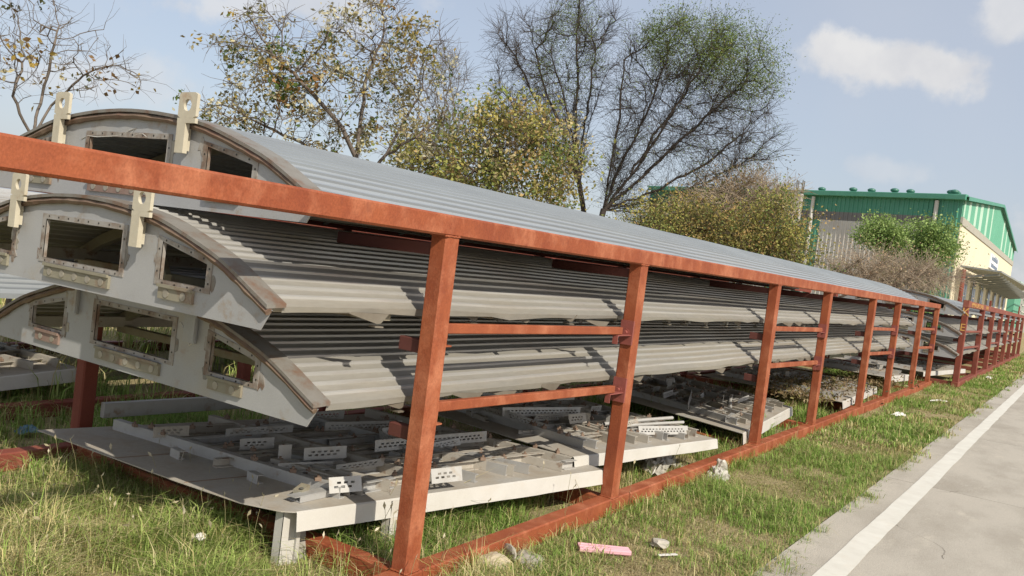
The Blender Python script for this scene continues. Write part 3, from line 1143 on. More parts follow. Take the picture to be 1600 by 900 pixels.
def strip_on(root, p0, p1, H, tilt=0.0, name='slotted_strip', label=None, lift=0.0):
    """slotted strip standing between two world points, a part of the panel it is fixed to"""
    p0, p1 = np.asarray(p0, float), np.asarray(p1, float)
    L = float(np.linalg.norm((p1 - p0)[:2]))
    o = perf_strip(L, H, pitch=.036 if H < .075 else .042).build(name, PERF, root)
    o.location = Vector(p0) - root.location + Vector((0, 0, lift))
    o.rotation_euler = (tilt, -math.atan2(p1[2] - p0[2], L), math.atan2(p1[1] - p0[1], p1[0] - p0[0]))
    return o


P1 = make_panel('nearest flat wall panel lying under the roofs, white flange on two white legs', (-.17, .61, .30), (2.31, .10, .30), (-.36, 2.66, .30), flange=.10, seed=21, xmem=4, dens=1.2,
                legs=((-.13, .70, .05), (.46, .49, .045)))
for a, b, H, t in (((.11, .66, .335), (.30, .60, .335), .085, -.35), ((.41, 1.18, .355), (.69, 1.10, .355), .075, -.1), ((.97, 1.115, .355), (1.98, .93, .355), .075, -.12),
                   ((.69, .42, .36), (.915, .365, .36), .085, -.3), ((.30, 1.62, .33), (.52, 1.56, .33), .07, -.1), ((.95, 2.1, .33), (1.6, 2.0, .33), .07, 0), ((1.15, 1.75, .33), (1.75, 1.55, .33), .07, 0),
                   ((.32, 1.30, .34), (.40, 1.275, .34), .09, -.1)):
    strip_on(P1, a, b, H, t)
P2 = make_panel('second flat wall panel, its near end lying on top of the nearest panel', (2.13, .285, .37), (4.45, .05, .30), (2.44, 2.25, .37), flange=.085, seed=33, xmem=4, dens=1.2, notch=False)
for a, b, H, t in (((2.58, 1.20, .43), (3.44, .93, .42), .075, -.15), ((3.9, 1.45, .42), (4.15, 1.40, .42), .08, 0), ((3.50, .40, .36), (4.12, .20, .345), .075, -.3), ((3.3, 1.9, .42), (3.8, 1.8, .42), .08, 0)):
    strip_on(P2, a, b, H, t)
P3 = make_panel('third flat wall panel, tilted with its white flange bent up beside the third post', (5.46, .13, .23), (8.15, .36, .255), (6.25, 2.35, .23), flange=.115, seed=45, xmem=4, dens=1.2, notch=False)
for a, b, H, t in (((6.05, .95, .27), (7.05, 1.30, .30), .07, -.2), ((7.2, 1.7, .3), (7.6, 1.8, .3), .09, 0), ((6.6, .75, .28), (6.75, .8, .28), .16, 0)):
    strip_on(P3, a, b, H, t)
P4 = make_panel('fourth flat wall panel, overgrown with dry weeds between the fourth and sixth posts', (10.1, .15, .22), (13.6, .30, .22), (10.0, 2.3, .24), flange=.11, seed=52, xmem=4, dens=1.0, notch=False)
P5 = make_panel('fifth flat wall panel lying on rubble near the far end of the near rack', (13.9, .25, .40), (16.5, .2, .33), (13.9, 2.2, .40), flange=.12, seed=57, xmem=3, dens=.8, notch=False)
P6 = make_panel('flat wall panel lying under the farther lettered rack', (18.6, .2, .30), (22.5, -.3, .30), (18.5, 2.2, .30), flange=.1, seed=61, xmem=3, dens=.8, notch=False)
PR = make_panel('white flat panel under the second row rack, at the left edge behind the near rack', (-.9, 4.0, .30), (1.0, 4.56, .30), (-1.0, 6.0, .30), flange=.11, seed=71, xmem=2, dens=.7, notch=False)
strip_on(PR, (-.05, 4.55, .38), (.32, 4.62, .38), .12, -.1)
strip_on(PR, (.0, 4.45, .31), (.26, 4.52, .31), .09, -.1)
for i, (p, q, zz, r, lab, gp) in enumerate((((3.25, .62, .43), (4.35, .46, .42), 0, .016, 'pale round pipe lying across the second panel, its open end nearest the second post', 'loose pipes'),
                                          ((3.2, .55, .425), (4.3, .33, .41), 0, .014, 'thinner pale pipe lying in front of another pipe on the second panel', 'loose pipes'),
                                          ((6.5, .62, .30), (7.5, .95, .33), 0, .020, 'pale pipe lying aslant on the third panel, behind the third post', 'loose pipes'))):
    m = MB()
    pp = [np.array(p) + (np.array(q) - np.array(p)) * t + np.array((0, .012 * math.sin(3 * t), 0)) for t in np.linspace(0, 1, 8)]
    m.tube(pp, r, 10, cap=False)
    m.tube(pp, r * .8, 10, cap=False)
    tag(m.build('metal_pipe', PERF, smooth=True), lab, 'pipe', gp)
m = MB()
m.bar((.11, 2.78, .36), (1.2, 2.69, .36), .05, .10, .004)
tag(m.build('steel_channel', CHAN2), 'grey straight channel lying along the back edge of the nearest panel', 'channel')
for c, a, lab in (((3.32, .84, .46), .5, 'dusty box with a round hole sitting on the second panel'), ((.02, .78, .335), .2, 'small tan block on a bent tray at the nearest panel front corner')):
    m = MB()
    w = .055 if c[0] > 1 else .035
    m.obox(c, (w * math.cos(a), w * math.sin(a), .01), (-w * .8 * math.sin(a), w * .8 * math.cos(a), 0), (0, 0, w * .6))
    o = m.build('metal_box', CHAN if c[0] > 1 else PRIMER)
    tag(o, lab, 'box')
    h = MB()
    h.tube([(c[0] - .02, c[1] - .02, c[2] + w * .6), (c[0] - .02, c[1] - .02, c[2] + w * .6 + .003)], w * .35, 12)
    h.build('bolt_hole', DARKST, o)
m = MB()
m.box(-.06, .70, .302, .17, .80, .306)
m.box(-.06, .70, .306, .17, .704, .335)
m.box(-.10, .698, .335, .20, .76, .339)
tag(m.build('bent_tray', CHAN2), 'grey folded tray lying at the front corner of the nearest panel', 'tray')


# ------------------------------------------------------------------ litter
def lump(name, c, size, mt, label, cat, seed=0, flat=.5, rz=0.0, n=2, jag=.25, group=None):
    import bmesh
    bm = bmesh.new()
    bmesh.ops.create_icosphere(bm, subdivisions=n, radius=1)
    rs = np.random.default_rng(seed)
    k = rs.normal(0, 1, (5, 3)) * 2.2
    ph = rs.uniform(0, 6, 5)
    for v in bm.verts:
        p = np.array(v.co)
        d = 1 + jag * sum(math.sin(k[i] @ p + ph[i]) for i in range(5)) / 2 + rs.normal(0, jag * .22)
        v.co = Vector((p[0] * size[0] * d, p[1] * size[1] * d, max(p[2], -.35) * size[2] * d))
    me = bpy.data.meshes.new(name)
    bm.to_mesh(me)
    bm.free()
    me.materials.append(mt)
    o = obj(name, me, None, c)
    o.rotation_euler = (0, 0, rz)
    return tag(o, label, cat, group)


def crumple(name, c, sx, sy, h, mt, label, cat, seed=0, n=14, rz=0.0, group=None):
    """crumpled film"""
    rs = np.random.default_rng(seed)
    g_ = rs.uniform(0, 1, (n, n))
    m = MB()
    vs = []
    for i in range(n):
        for j in range(n):
            a, b = i / (n - 1) * 2 - 1, j / (n - 1) * 2 - 1
            r = 1 + .25 * math.sin(3 * math.atan2(b, a) + seed)
            fall = max(0, 1 - (a * a + b * b) / 1.6)
            vs.append((a * sx * r + rs.normal(0, sx * .05), b * sy * r + rs.normal(0, sy * .05), .01 + h * fall * (.3 + g_[i, j])))
    m.add(vs, [(i * n + j, (i + 1) * n + j, (i + 1) * n + j + 1, i * n + j + 1) for i in range(n - 1) for j in range(n - 1)])
    o = m.build(name, mt)
    o.location = c
    o.rotation_euler = (0, 0, rz)
    return tag(o, label, cat, group)


lump('plaster_lump', (.69, -.05, .015), (.12, .10, .07), CREAMST, 'rounded cream plaster lump beside the bottom rail near the first post', 'rubble', 3, n=3, jag=.10, rz=.3)
lump('concrete_slab_piece', (.93, -.15, .03), (.12, .085, .035), STONE, 'flat grey broken concrete piece in the grass right of the cream lump', 'rubble', 5, n=3, jag=.22, rz=.5)
lump('concrete_slab_piece', (.865, -.05, .05), (.016, .09, .045), STONE, 'narrow grey splinter of concrete leaning between the cream lump and the flat piece', 'rubble', 6, n=2, jag=.2, rz=-.5)
crumple('paper_scrap', (.53, .06, .03), .07, .035, .05, PAPER, 'torn white scrap in the grass at the foot of the first post', 'litter', 2, rz=.3)
m = MB()
for k in range(4):
    m.bar((0, .022 * k, .03 + .006 * (k % 2)), (.32, .022 * k + .004, .028), .021, .03, .007)
o = m.build('foam_strip', PINK)
o.location = (1.34, -.25, 0)
o.rotation_euler = (0, 0, -.86)
tag(o, 'pink ribbed foam strip lying flat on the verge', 'foam strip')
lump('concrete_slab_piece', (1.89, -.53, .03), (.055, .07, .03), STONE, 'small grey concrete chip right of the pink foam strip', 'rubble', 9, n=2, jag=.2, rz=.9)
m = MB()
m.box(0, 0, .022, .14, .02, .028)
o = m.build('paper_scrap', PAPER)
o.location = (1.68, -.62, 0)
o.rotation_euler = (0, 0, -.55)
tag(o, 'thin white strip of paper below the grey chip by the foam', 'litter')
crumple('plastic_sheet', (3.92, .40, .0), .30, .17, .16, PLASTIC, 'crumpled clear plastic sheet inside the rack behind the bottom rail', 'plastic sheet', 4, n=20, rz=.2)
crumple('plastic_sheet', (4.20, -.07, .0), .19, .10, .09, PLASTIC, 'crumpled plastic film on the verge against the bottom rail', 'plastic sheet', 6, n=18, rz=.4)
lump('rag', (4.42, -.03, .07), (.07, .05, .07), PLASTIC, 'grey white rag knotted on the end of the plastic film', 'rag', 12, n=3, jag=.3)
crumple('paper_scrap', (11.4, -.45, .02), .12, .05, .05, PAPER, 'white crumpled paper on the verge beyond the third post', 'litter', 8, rz=-.5)
crumple('paper_scrap', (15.0, -.58, .02), .22, .03, .03, PAPER, 'long white paper strip on the verge near the road, farther along', 'litter', 9, rz=-.5)
crumple('paper_scrap', (24.5, -.75, .02), .16, .08, .06, PAPER, 'white scrap on the verge in front of the farther lettered rack', 'litter', 10)
crumple('plastic_sheet', (.09, 3.62, .02), .08, .05, .05, BLUEP, 'scrap of light blue plastic in the shaded grass behind the near rack', 'litter', 11)
crumple('paper_scrap', (-.42, 1.0, .09), .03, .025, .03, PAPER, 'small white scrap caught in the long grass at the left', 'litter', 13)
m = MB()
m.obox((-.045, .72, .12), (.055, -.02, .0), (.0, .035, .12), (.001, .002, 0))
o = m.build('broken_plate', mat('dull_plate', (.24, .22, .19), (.36, .34, .30), 12, .3), None)
tag(o, 'dirty square plate leaning on the first white panel leg', 'plate')


# ------------------------------------------------------------------ vegetation
def tubes_from_graph(pos, par, rad, sides, rmin=0.0):
    """one frustum per edge"""
    idx = np.where(par >= 0)[0]
    idx = idx[rad[idx] >= rmin]
    p1, p0 = pos[idx], pos[par[idx]]
    r1 = rad[idx]
    r0 = np.minimum(rad[par[idx]], r1 * 1.6)
    d = p1 - p0
    L = np.linalg.norm(d, axis=1, keepdims=True) + 1e-9
    d = d / L
    ref = np.where(np.abs(d[:, 2:3]) < .9, np.array([[0, 0, 1.]]), np.array([[1., 0, 0]]))
    s = np.cross(d, ref)
    s /= np.linalg.norm(s, axis=1, keepdims=True) + 1e-9
    t = np.cross(s, d)
    ang = np.arange(sides) * 2 * math.pi / sides
    ca, sa = np.cos(ang)[None, :, None], np.sin(ang)[None, :, None]
    off = ca * s[:, None, :] + sa * t[:, None, :]
    V0 = (p0 - d * r0[:, None] * .25)[:, None, :] + off * r0[:, None, None]
    V1 = (p1 + d * r1[:, None] * .25)[:, None, :] + off * r1[:, None, None]
    V = np.concatenate([V0, V1], 1).reshape(-1, 3)
    n = len(idx)
    base = (np.arange(n) * 2 * sides)[:, None]
    k = np.arange(sides)
    kn = (k + 1) % sides
    T = np.concatenate([np.stack([base + k, base + kn, base + sides + kn], -1), np.stack([base + k, base + sides + kn, base + sides + k], -1)], 1).reshape(-1, 3)
    return V, T


def colonize(attr, trunk, step, di, dk, iters=120, rng=None, bias=(0, 0, .05), jitter=.12):
    """space colonisation; trunk = list of polylines (first starts at the ground)"""
    pos, par = [], []
    for pl in trunk:
        pl = [np.asarray(p, float) for p in pl]
        if pos:
            dd = [np.linalg.norm(np.array(q) - pl[0]) for q in pos]
            prev = int(np.argmin(dd))
            start = 1 if dd[prev] < 1e-4 else 0
        else:
            prev, start = -1, 0
        cur = pl[0]
        if start == 0:
            pos.append(cur)
            par.append(prev)
            prev = len(pos) - 1
        for q in pl[1:]:
            L = np.linalg.norm(q - cur)
            k = max(1, int(L / step))
            for j in range(1, k + 1):
                pos.append(cur + (q - cur) * j / k + (rng.normal(0, step * .09, 3) if j < k else 0))
                par.append(prev)
                prev = len(pos) - 1
            cur = q
    pos = [np.array(p) for p in pos]
    A = np.array(attr)
    P = np.array(pos)
    near = np.full(len(A), -1)
    nd = np.full(len(A), 1e9)

    def upd(start):
        newp = P[start:]
        for c0 in range(0, len(A), 2000):
            a = A[c0:c0 + 2000]
            d = np.linalg.norm(a[:, None] - newp[None], axis=2)
            j = d.argmin(1)
            dm = d[np.arange(len(a)), j]
            b = dm < nd[c0:c0 + 2000]
            nd[c0:c0 + 2000][b] = dm[b]
            near[c0:c0 + 2000][b] = j[b] + start
    upd(0)
    b = np.array(bias)
    for it in range(iters):
        keep = nd > dk
        A, near, nd = A[keep], near[keep], nd[keep]
        ok = nd < di
        if not ok.any():
            break
        dirs = (A[ok] - P[near[ok]]) / nd[ok][:, None]
        ids = near[ok]
        un_, inv = np.unique(ids, return_inverse=True)
        S = np.zeros((len(un_), 3))
        np.add.at(S, inv, dirs)
        S /= np.linalg.norm(S, axis=1, keepdims=True) + 1e-9
        S = S + b + rng.normal(0, jitter, S.shape)
        S /= np.linalg.norm(S, axis=1, keepdims=True)
        newp = P[un_] + S * step
        st = len(P)
        P = np.concatenate([P, newp])
        par.extend(un_.tolist())
        upd(st)
        if len(P) > 9000:
            break
    return P, np.array(par)


def radii(par, rtip, e=2.3):
    n = len(par)
    acc = np.zeros(n)
    r = np.zeros(n)
    for i in range(n - 1, -1, -1):
        r[i] = max(rtip, acc[i] ** (1 / e)) if acc[i] > 0 else rtip
        if par[i] >= 0:
            acc[par[i]] += r[i] ** e
    return r


def leaf_quads(P, size, rng, cols, droop=.3, aspect=.55, grp=None):
    """folded diamond leaves at points P; cols = list of (weight, rgb)"""
    n = len(P)
    a = rng.uniform(0, 2 * math.pi, n)
    el = rng.normal(-droop, .6, n)
    d = np.stack([np.cos(a) * np.cos(el), np.sin(a) * np.cos(el), np.sin(el)], 1)
    t = rng.normal(0, 1, (n, 3))
    s = np.cross(d, t)
    s /= np.linalg.norm(s, axis=1, keepdims=True) + 1e-9
    nn = np.cross(s, d)
    L = size * rng.uniform(.6, 1.3, n)[:, None]
    W = L * aspect * .5
    V = np.stack([P, P + d * L * .5 + s * W + nn * L * .08, P + d * L, P + d * L * .5 - s * W + nn * L * .08], 1).reshape(-1, 3)
    b = (np.arange(n) * 4)[:, None]
    T = np.concatenate([b + np.array([0, 1, 2]), b + np.array([0, 2, 3])], 1).reshape(-1, 3)
    w = np.array([c[0] for c in cols], float)
    ci = rng.choice(len(cols), n, p=w / w.sum())
    if grp is not None:                       # leaves of one spray mostly share a colour
        u, inv = np.unique(grp, return_inverse=True)
        gi = rng.choice(len(cols), len(u), p=w / w.sum())[inv]
        ci = np.where(rng.uniform(0, 1, n) < .72, gi, ci)
    base = np.array([c[1] for c in cols])[ci] * rng.uniform(.7, 1.3, (n, 1))
    return V, T, np.repeat(base, 4, 0)


def blob_pts(blobs, n, rng, shell=0.0):
    """points inside ellipsoids given in photo position and distance"""
    w = np.array([b[2] * b[3] * b[5] for b in blobs], float)
    out = []
    for b, k in zip(blobs, (w / w.sum() * n).astype(int)):
        px, py, rx, ry, D, rd = b
        c = at(px, py, D)
        q = rng.normal(0, 1, (k, 3))
        q /= np.linalg.norm(q, axis=1, keepdims=True)
        q *= (rng.uniform(shell, 1, (k, 1)) ** (1 / 2.4))
        s = D / FOC
        out.append(c + q[:, :1] * rx * s * R_ + q[:, 1:2] * ry * s * U_ + q[:, 2:] * rd * np.array([F_[0], F_[1], 0]))
    return np.concatenate(out)


def tree(name, label, cat, blobs, trunk, natt, step, rtip, bark, leaves=None, twigs=0, twl=.3, group=None, seed=1, di=None, dk=None, e=2.3, jitter=.14, bias=(0, 0, .05), twr=None, rmin_split=.02, clump=9):
    rng = np.random.default_rng(seed)
    A = blob_pts(blobs, natt, rng)
    P, par = colonize(A, trunk, step, di or step * 14, dk or step * 1.7, rng=rng, jitter=jitter, bias=bias)
    r = radii(par, rtip, e)
    base = np.array(trunk[0][0], float)
    root = thing(name, label, cat, tuple(base), 0, group)
    Pl = P - base
    V, T = tubes_from_graph(Pl, par, r, 6, rmin=rmin_split)
    obj('trunk', fastmesh('trunk', V, T, bark, smooth=True), root)
    # thinner wood
    par2 = par.copy()
    par2[r >= rmin_split] = -1
    V, T = tubes_from_graph(Pl, par2, r, 4)
    Vs, Ts = [V], [T]
    thin = np.where(r < rtip * 3.5)[0]
    tips = [Pl[thin]]
    if twigs:
        src = rng.choice(thin, twigs)
        p0 = Pl[src]
        pd = P[src] - P[np.maximum(par[src], 0)]
        pd /= np.linalg.norm(pd, axis=1, keepdims=True) + 1e-9
        d = pd * .7 + rng.normal(0, .55, p0.shape) + np.array(bias)
        d /= np.linalg.norm(d, axis=1, keepdims=True)
        p1 = p0 + d * twl * rng.uniform(.4, 1.2, (twigs, 1))
        p2 = p1 + (d + rng.normal(0, .45, d.shape)) * twl * .5
        PP = np.concatenate([p0, p1, p2])
        pr = np.concatenate([np.full(twigs, -1), np.arange(twigs), np.arange(twigs) + twigs])
        rr = np.full(3 * twigs, twr or rtip * .55)
        rr[2 * twigs:] *= .6
        V2, T2 = tubes_from_graph(PP, pr, rr, 3)
        Vs.append(V2)
        Ts.append(T2 + len(V))
        tips = [p1, p2, Pl[thin]]
    obj('branches', fastmesh('branches', np.concatenate(Vs), np.concatenate(Ts), bark, smooth=True), root)
    if leaves:
        tp = np.concatenate(tips)
        LV, LT, LC = [], [], []
        o = 0
        for (n, size, cols, spread, asp, reg) in leaves:
            cand = tp
            if reg is not None:
                cc = np.zeros(len(tp), bool)
                W3 = tp + base
                for b in reg:
                    c = at(b[0], b[1], b[4])
                    s = b[4] / FOC
                    dd = W3 - c
                    cc |= ((dd @ R_ / (b[2] * s)) ** 2 + (dd @ U_ / (b[3] * s)) ** 2) < 1
                cand = tp[cc] if cc.any() else tp
            # clumped: few clump centres get many leaves
            cl = rng.choice(len(cand), max(3, n // clump))
            pick = rng.choice(cl, n)
            pts = cand[pick] + rng.normal(0, spread, (n, 3))
            v, t, c = leaf_quads(pts, size, rng, cols, aspect=asp, grp=pick)
            LV.append(v)
            LT.append(t + o)
            LC.append(c)
            o += len(v)
        obj('crown', fastmesh('crown', np.concatenate(LV), np.concatenate(LT), LEAF, np.concatenate(LC)), root)
    return root


def gpt(px, py, D, z=0.0):
    p = at(px, py, D)
    return np.array((p[0], p[1], z))


YEL = (.34, .24, .055)
OLV = (.22, .20, .07)
GRN = (.085, .125, .03)
PAL = (.46, .41, .24)
BRN = (.20, .12, .05)
DRK = (.07, .075, .03)

BARK_S = mat('pale_scrub_bark', (.42, .34, .25), (.33, .26, .19), 9.0, .9)
# bare tree at the far left
D = 11.0
tree('bare_tree', 'nearly bare tree with a few yellow leaves at the far left edge', 'tree',
     [(-40, 60, 110, 90, D, .9), (80, 100, 100, 70, D, .8), (185, 115, 60, 38, D, .6), (130, 60, 70, 50, D, .6), (40, 10, 70, 50, D, .7)],
     [[gpt(20, 420, D), at(25, 300, D), at(50, 215, D)], [at(50, 215, D), at(80, 165, D + .2), at(130, 118, D)], [at(50, 215, D), at(20, 150, D - .3), at(40, 90, D)], [at(25, 300, D), at(-30, 180, D), at(-20, 100, D)],
      [at(50, 215, D), at(66, 150, D + .2), at(85, 70, D)]],
     600, .10, .0042, BARK_G, leaves=[(150, .085, [(2, YEL), (1, PAL), (2, BRN)], .10, .6, [(40, 100, 60, 35, D), (178, 100, 25, 25, D), (190, 155, 15, 10, D)]), (110, .075, [(2, DRK), (1, BRN)], .05, .5, None)],
     twigs=500, twl=.22, seed=5, rmin_split=.012)
# half bare yellow tree left of centre
D = 14.0
tree('yellowing_tree', 'half bare tree with pale drying leaves rising behind the top roof, left of centre', 'tree',
     [(430, 95, 110, 85, D, 1.2), (600, 90, 110, 95, D, 1.3), (370, 185, 70, 50, D, 1.0), (655, 170, 60, 80, D, 1.0), (520, 200, 120, 55, D, 1.1), (600, 15, 50, 40, D, .7), (440, 30, 60, 30, D, .7), (660, 75, 40, 40, D, .8)],
     [[gpt(560, 420, D), at(556, 300, D), at(556, 245, D)], [at(556, 245, D), at(535, 200, D - .2), at(492, 150, D - .4), at(425, 85, D - .2)], [at(556, 245, D), at(570, 130, D + .3), at(600, 50, D + .3)],
      [at(556, 300, D), at(605, 240, D), at(660, 140, D + .2)], [at(556, 300, D), at(500, 240, D + .3), at(400, 190, D + .2)], [at(605, 240, D), at(650, 215, D - .3), at(700, 170, D)]],
     1100, .15, .0062, BARK_G,
     leaves=[(6400, .08, [(4, PAL), (3, OLV), (1.6, GRN), (1.2, YEL), (.5, BRN), (2.5, (.50, .47, .33))], .075, .5, None), (300, .10, [(1, GRN), (1, YEL), (1, (.35, .2, .08))], .10, .6, [(470, 140, 40, 20, D)])],
     twigs=1700, twl=.25, seed=8, rmin_split=.016, clump=24)
# bushy yellow green tree
D = 17.0
LFB = [(3, (.40, .34, .10)), (3.4, (.33, .33, .095)), (3, (.23, .27, .075)), (1.4, (.44, .31, .13)), (1.5, (.13, .18, .05)), (1.2, (.50, .42, .22))]
tree('yellow_green_tree', 'dense yellow green bushy tree between the half bare tree and the dark thorn trees', 'tree',
     [(660, 255, 45, 35, D, 1.1), (720, 235, 40, 35, D, 1.1), (770, 205, 40, 30, D, 1.0), (825, 215, 38, 40, D, 1.1), (872, 245, 34, 45, D, 1.0), (890, 285, 22, 40, D, .8), (790, 265, 50, 40, D, 1.3), (700, 290, 50, 30, D, 1.2), (640, 225, 25, 20, D, .8),
      (868, 305, 34, 30, D, 1.0), (800, 170, 25, 14, D, .6), (850, 185, 20, 16, D, .6), (750, 330, 100, 35, D, 1.4), (620, 250, 20, 25, D, .8)],
     [[gpt(770, 420, D), at(772, 330, D), at(775, 290, D)], [at(775, 290, D), at(720, 250, D)], [at(775, 290, D), at(830, 240, D)], [at(772, 330, D), at(850, 290, D)], [at(775, 290, D), at(780, 220, D)]],
     900, .17, .006, BARK_R, leaves=[(19000, .082, LFB, .16, .6, None)], twigs=1700, twl=.4, seed=12, rmin_split=.02, clump=75)
# small leafless twiggy tree behind it
D = 20.0
tree('twiggy_tree', 'slender leafless tree standing behind the half bare tree', 'tree',
     [(700, 130, 40, 60, D, .9), (715, 200, 40, 40, D, .9), (690, 90, 25, 30, D, .6)],
     [[gpt(705, 420, D), at(705, 300, D), at(708, 200, D)]],
     350, .15, .006, BARK_G, twigs=700, twl=.35, seed=15, rmin_split=.018)
# dark thorn tree, spreading
D = 25.0
FEA = [(4, (.16, .23, .055)), (2, (.20, .26, .065)), (2, (.12, .17, .045)), (1, (.22, .21, .08))]


def fan(base, fork, targets, D, rng_seed, bend=18):
    """limbs sweeping out and up from a fork"""
    rr = random.Random(rng_seed)
    pl = [[gpt(base[0], base[1], D), at(*base[2:4], D), at(*fork, D)]]
    hub = pl[0][-1]
    for (tx, ty) in targets:
        dd = rr.uniform(-1.3, 1.3)
        dx, dy = tx - fork[0], ty - fork[1]
        pts = [hub]
        for f in (.3, .6, .86):
            sag = bend * math.sin(math.pi * f) * (abs(dx) / (abs(dx) + abs(dy) + 1))
            pts.append(at(fork[0] + dx * f + rr.uniform(-5, 5), fork[1] + dy * f + sag + rr.uniform(-5, 5), D + dd * f))
        pl.append(pts)
    return pl


tree('thorn_tree', 'large dark spreading thorn tree, its right crown tinged with fine green', 'tree',
     [(1080, 120, 110, 95, D, 2.6), (1130, 220, 95, 55, D, 2.2), (1000, 180, 55, 90, D, 2.0), (1185, 150, 40, 60, D, 1.5), (1060, 60, 90, 38, D, 1.8), (1110, 285, 70, 20, D, 1.4), (980, 250, 40, 50, D, 1.4), (1050, 230, 60, 40, D, 1.6)],
     fan((937, 460, 937, 352), (943, 328), [(985, 60), (1020, 130), (1055, 55), (1075, 130), (1115, 70), (1130, 150), (1175, 110), (1190, 190), (1195, 235), (1150, 262), (1110, 283), (965, 190), (1000, 200), (1160, 290)], D, 3),
     1400, .25, .0115, BARK_A, leaves=[(22000, .07, FEA, .20, .32, [(1110, 75, 80, 42, D), (1175, 110, 45, 50, D), (1050, 60, 50, 30, D)]), (4200, .065, FEA, .16, .3, None), (1200, .07, [(2, (.26, .19, .11)), (1, OLV)], .2, .4, [(1140, 285, 80, 25, D)])],
     twigs=6200, twl=.5, seed=21, rmin_split=.03, jitter=.2, twr=.004, dk=.55, e=2.18, clump=30)
D = 26.5
tree('thorn_tree', 'dark leafless thorn tree with upright crown, left of the spreading one', 'tree',
     [(820, 90, 65, 80, D, 2.0), (900, 55, 75, 70, D, 2.2), (800, 180, 45, 60, D, 1.5), (870, 170, 70, 60, D, 1.8), (945, 110, 35, 50, D, 1.3), (775, 60, 25, 45, D, 1.0)],
     fan((908, 460, 912, 330), (905, 285), [(785, 60), (765, 120), (820, 40), (860, 50), (895, 15), (930, 50), (945, 110), (850, 130), (800, 180), (900, 120)], D, 5, 10),
     950, .25, .0112, BARK_A, leaves=[(5000, .065, FEA, .16, .32, [(895, 25, 45, 40, D), (890, 100, 60, 60, D)])], twigs=4200, twl=.5, seed=23, rmin_split=.03, jitter=.2, twr=.004, dk=.55, e=2.18, clump=30)
# hedge of yellowing bushes beyond the rack
D = 22.0
for i, (lab, bl, base, nl, cols, sd) in enumerate((
        ('yellow brown bush at the left end of the hedge beyond the roofs', [(1025, 362, 40, 26, D, 1.2), (985, 372, 22, 14, D, .8), (1015, 392, 60, 25, D, 1.2)], (1010, 440), 4200, LFB, 31),
        ('dark green and yellow bush in the middle of the hedge beyond the roofs', [(1090, 362, 45, 30, D, 1.3), (1135, 372, 40, 34, D, 1.3), (1075, 392, 70, 28, D, 1.2)], (1090, 450), 7500, [(2, (.36, .28, .085)), (2, (.12, .16, .045)), (3, (.24, .22, .07)), (1, (.42, .28, .11))], 32),
        ('tall yellow bush at the right end of the hedge, before the green shed', [(1200, 350, 34, 34, D, 1.2), (1222, 380, 40, 30, D, 1.2), (1170, 392, 55, 32, D, 1.2), (1255, 410, 22, 11, D, .8), (1216, 316, 14, 12, D, .5)], (1200, 470), 7500, LFB, 33))):
    tree('hedge_bush', lab, 'bush', bl, [[gpt(base[0], base[1], D), at(base[0], base[1] - 55, D), at(base[0] + 5, base[1] - 85, D)]], 500, .2, .007, BARK_R, leaves=[(nl * 2, .068, cols, .17, .6, None)], twigs=1100, twl=.42, seed=sd, rmin_split=.025, clump=55,
         group='bushes of the hedge')
D = 24.0
tree('scrub_tree', 'brown bare scrub with wispy green tips above the hedge', 'tree', [(1170, 305, 60, 28, D, 1.4), (1120, 325, 70, 25, D, 1.4), (1215, 300, 30, 22, D, 1.0)],
     [[gpt(1150, 450, D), at(1150, 360, D), at(1155, 330, D)]], 500, .2, .008, BARK_S, leaves=[(1500, .09, [(2, (.30, .21, .11)), (2, OLV), (1, GRN)], .2, .45, None)], twigs=2400, twl=.45, seed=36, rmin_split=.03, twr=.005)
D = 28.0
tree('brown_scrub', 'leafless brown scrub in front of the green shed, above the far end of the roofs', 'bush',
     [(1395, 424, 70, 17, D, 1.6), (1340, 416, 30, 14, D, 1.3), (1450, 432, 40, 15, D, 1.4), (1400, 440, 90, 18, D, 1.6)],
     [[gpt(1390, 500, D), at(1390, 450, D)], [at(1390, 450, D), at(1340, 415, D)], [at(1390, 450, D), at(1440, 425, D)]], 700, .22, .007, BARK_S,
     leaves=[(3000, .07, [(3, (.50, .34, .22)), (2, (.55, .46, .29)), (1, (.34, .32, .14))], .25, .4, None)], twigs=2600, twl=.5, seed=41, rmin_split=.03, twr=.005)
D = 45.0
GRL = [(3, (.25, .36, .11)), (2, (.32, .43, .14)), (2, (.17, .26, .08)), (1, (.38, .46, .18))]
for lab, bl, base, sd in (('left of two round green trees standing against the green shed wall', [(1382, 366, 24, 13, D, 1.2), (1358, 374, 15, 9, D, .9), (1400, 384, 18, 12, D, 1.0)], (1390, 500), 51),
                          ('right of two round green trees, beside the shed corner', [(1450, 362, 22, 13, D, 1.1), (1459, 382, 22, 17, D, 1.2), (1444, 400, 18, 14, D, 1.0), (1480, 400, 8, 16, D, .8)], (1450, 500), 52)):
    tree('green_tree', lab, 'tree', bl, [[gpt(base[0], base[1], D), at(base[0], 420, D), at(base[0] - 2, 390, D)]], 350, .35, .012, BARK_R, leaves=[(12000, .125, GRL, .20, .6, None)], twigs=200, twl=.5, seed=sd, rmin_split=.04, group='green trees by the shed')
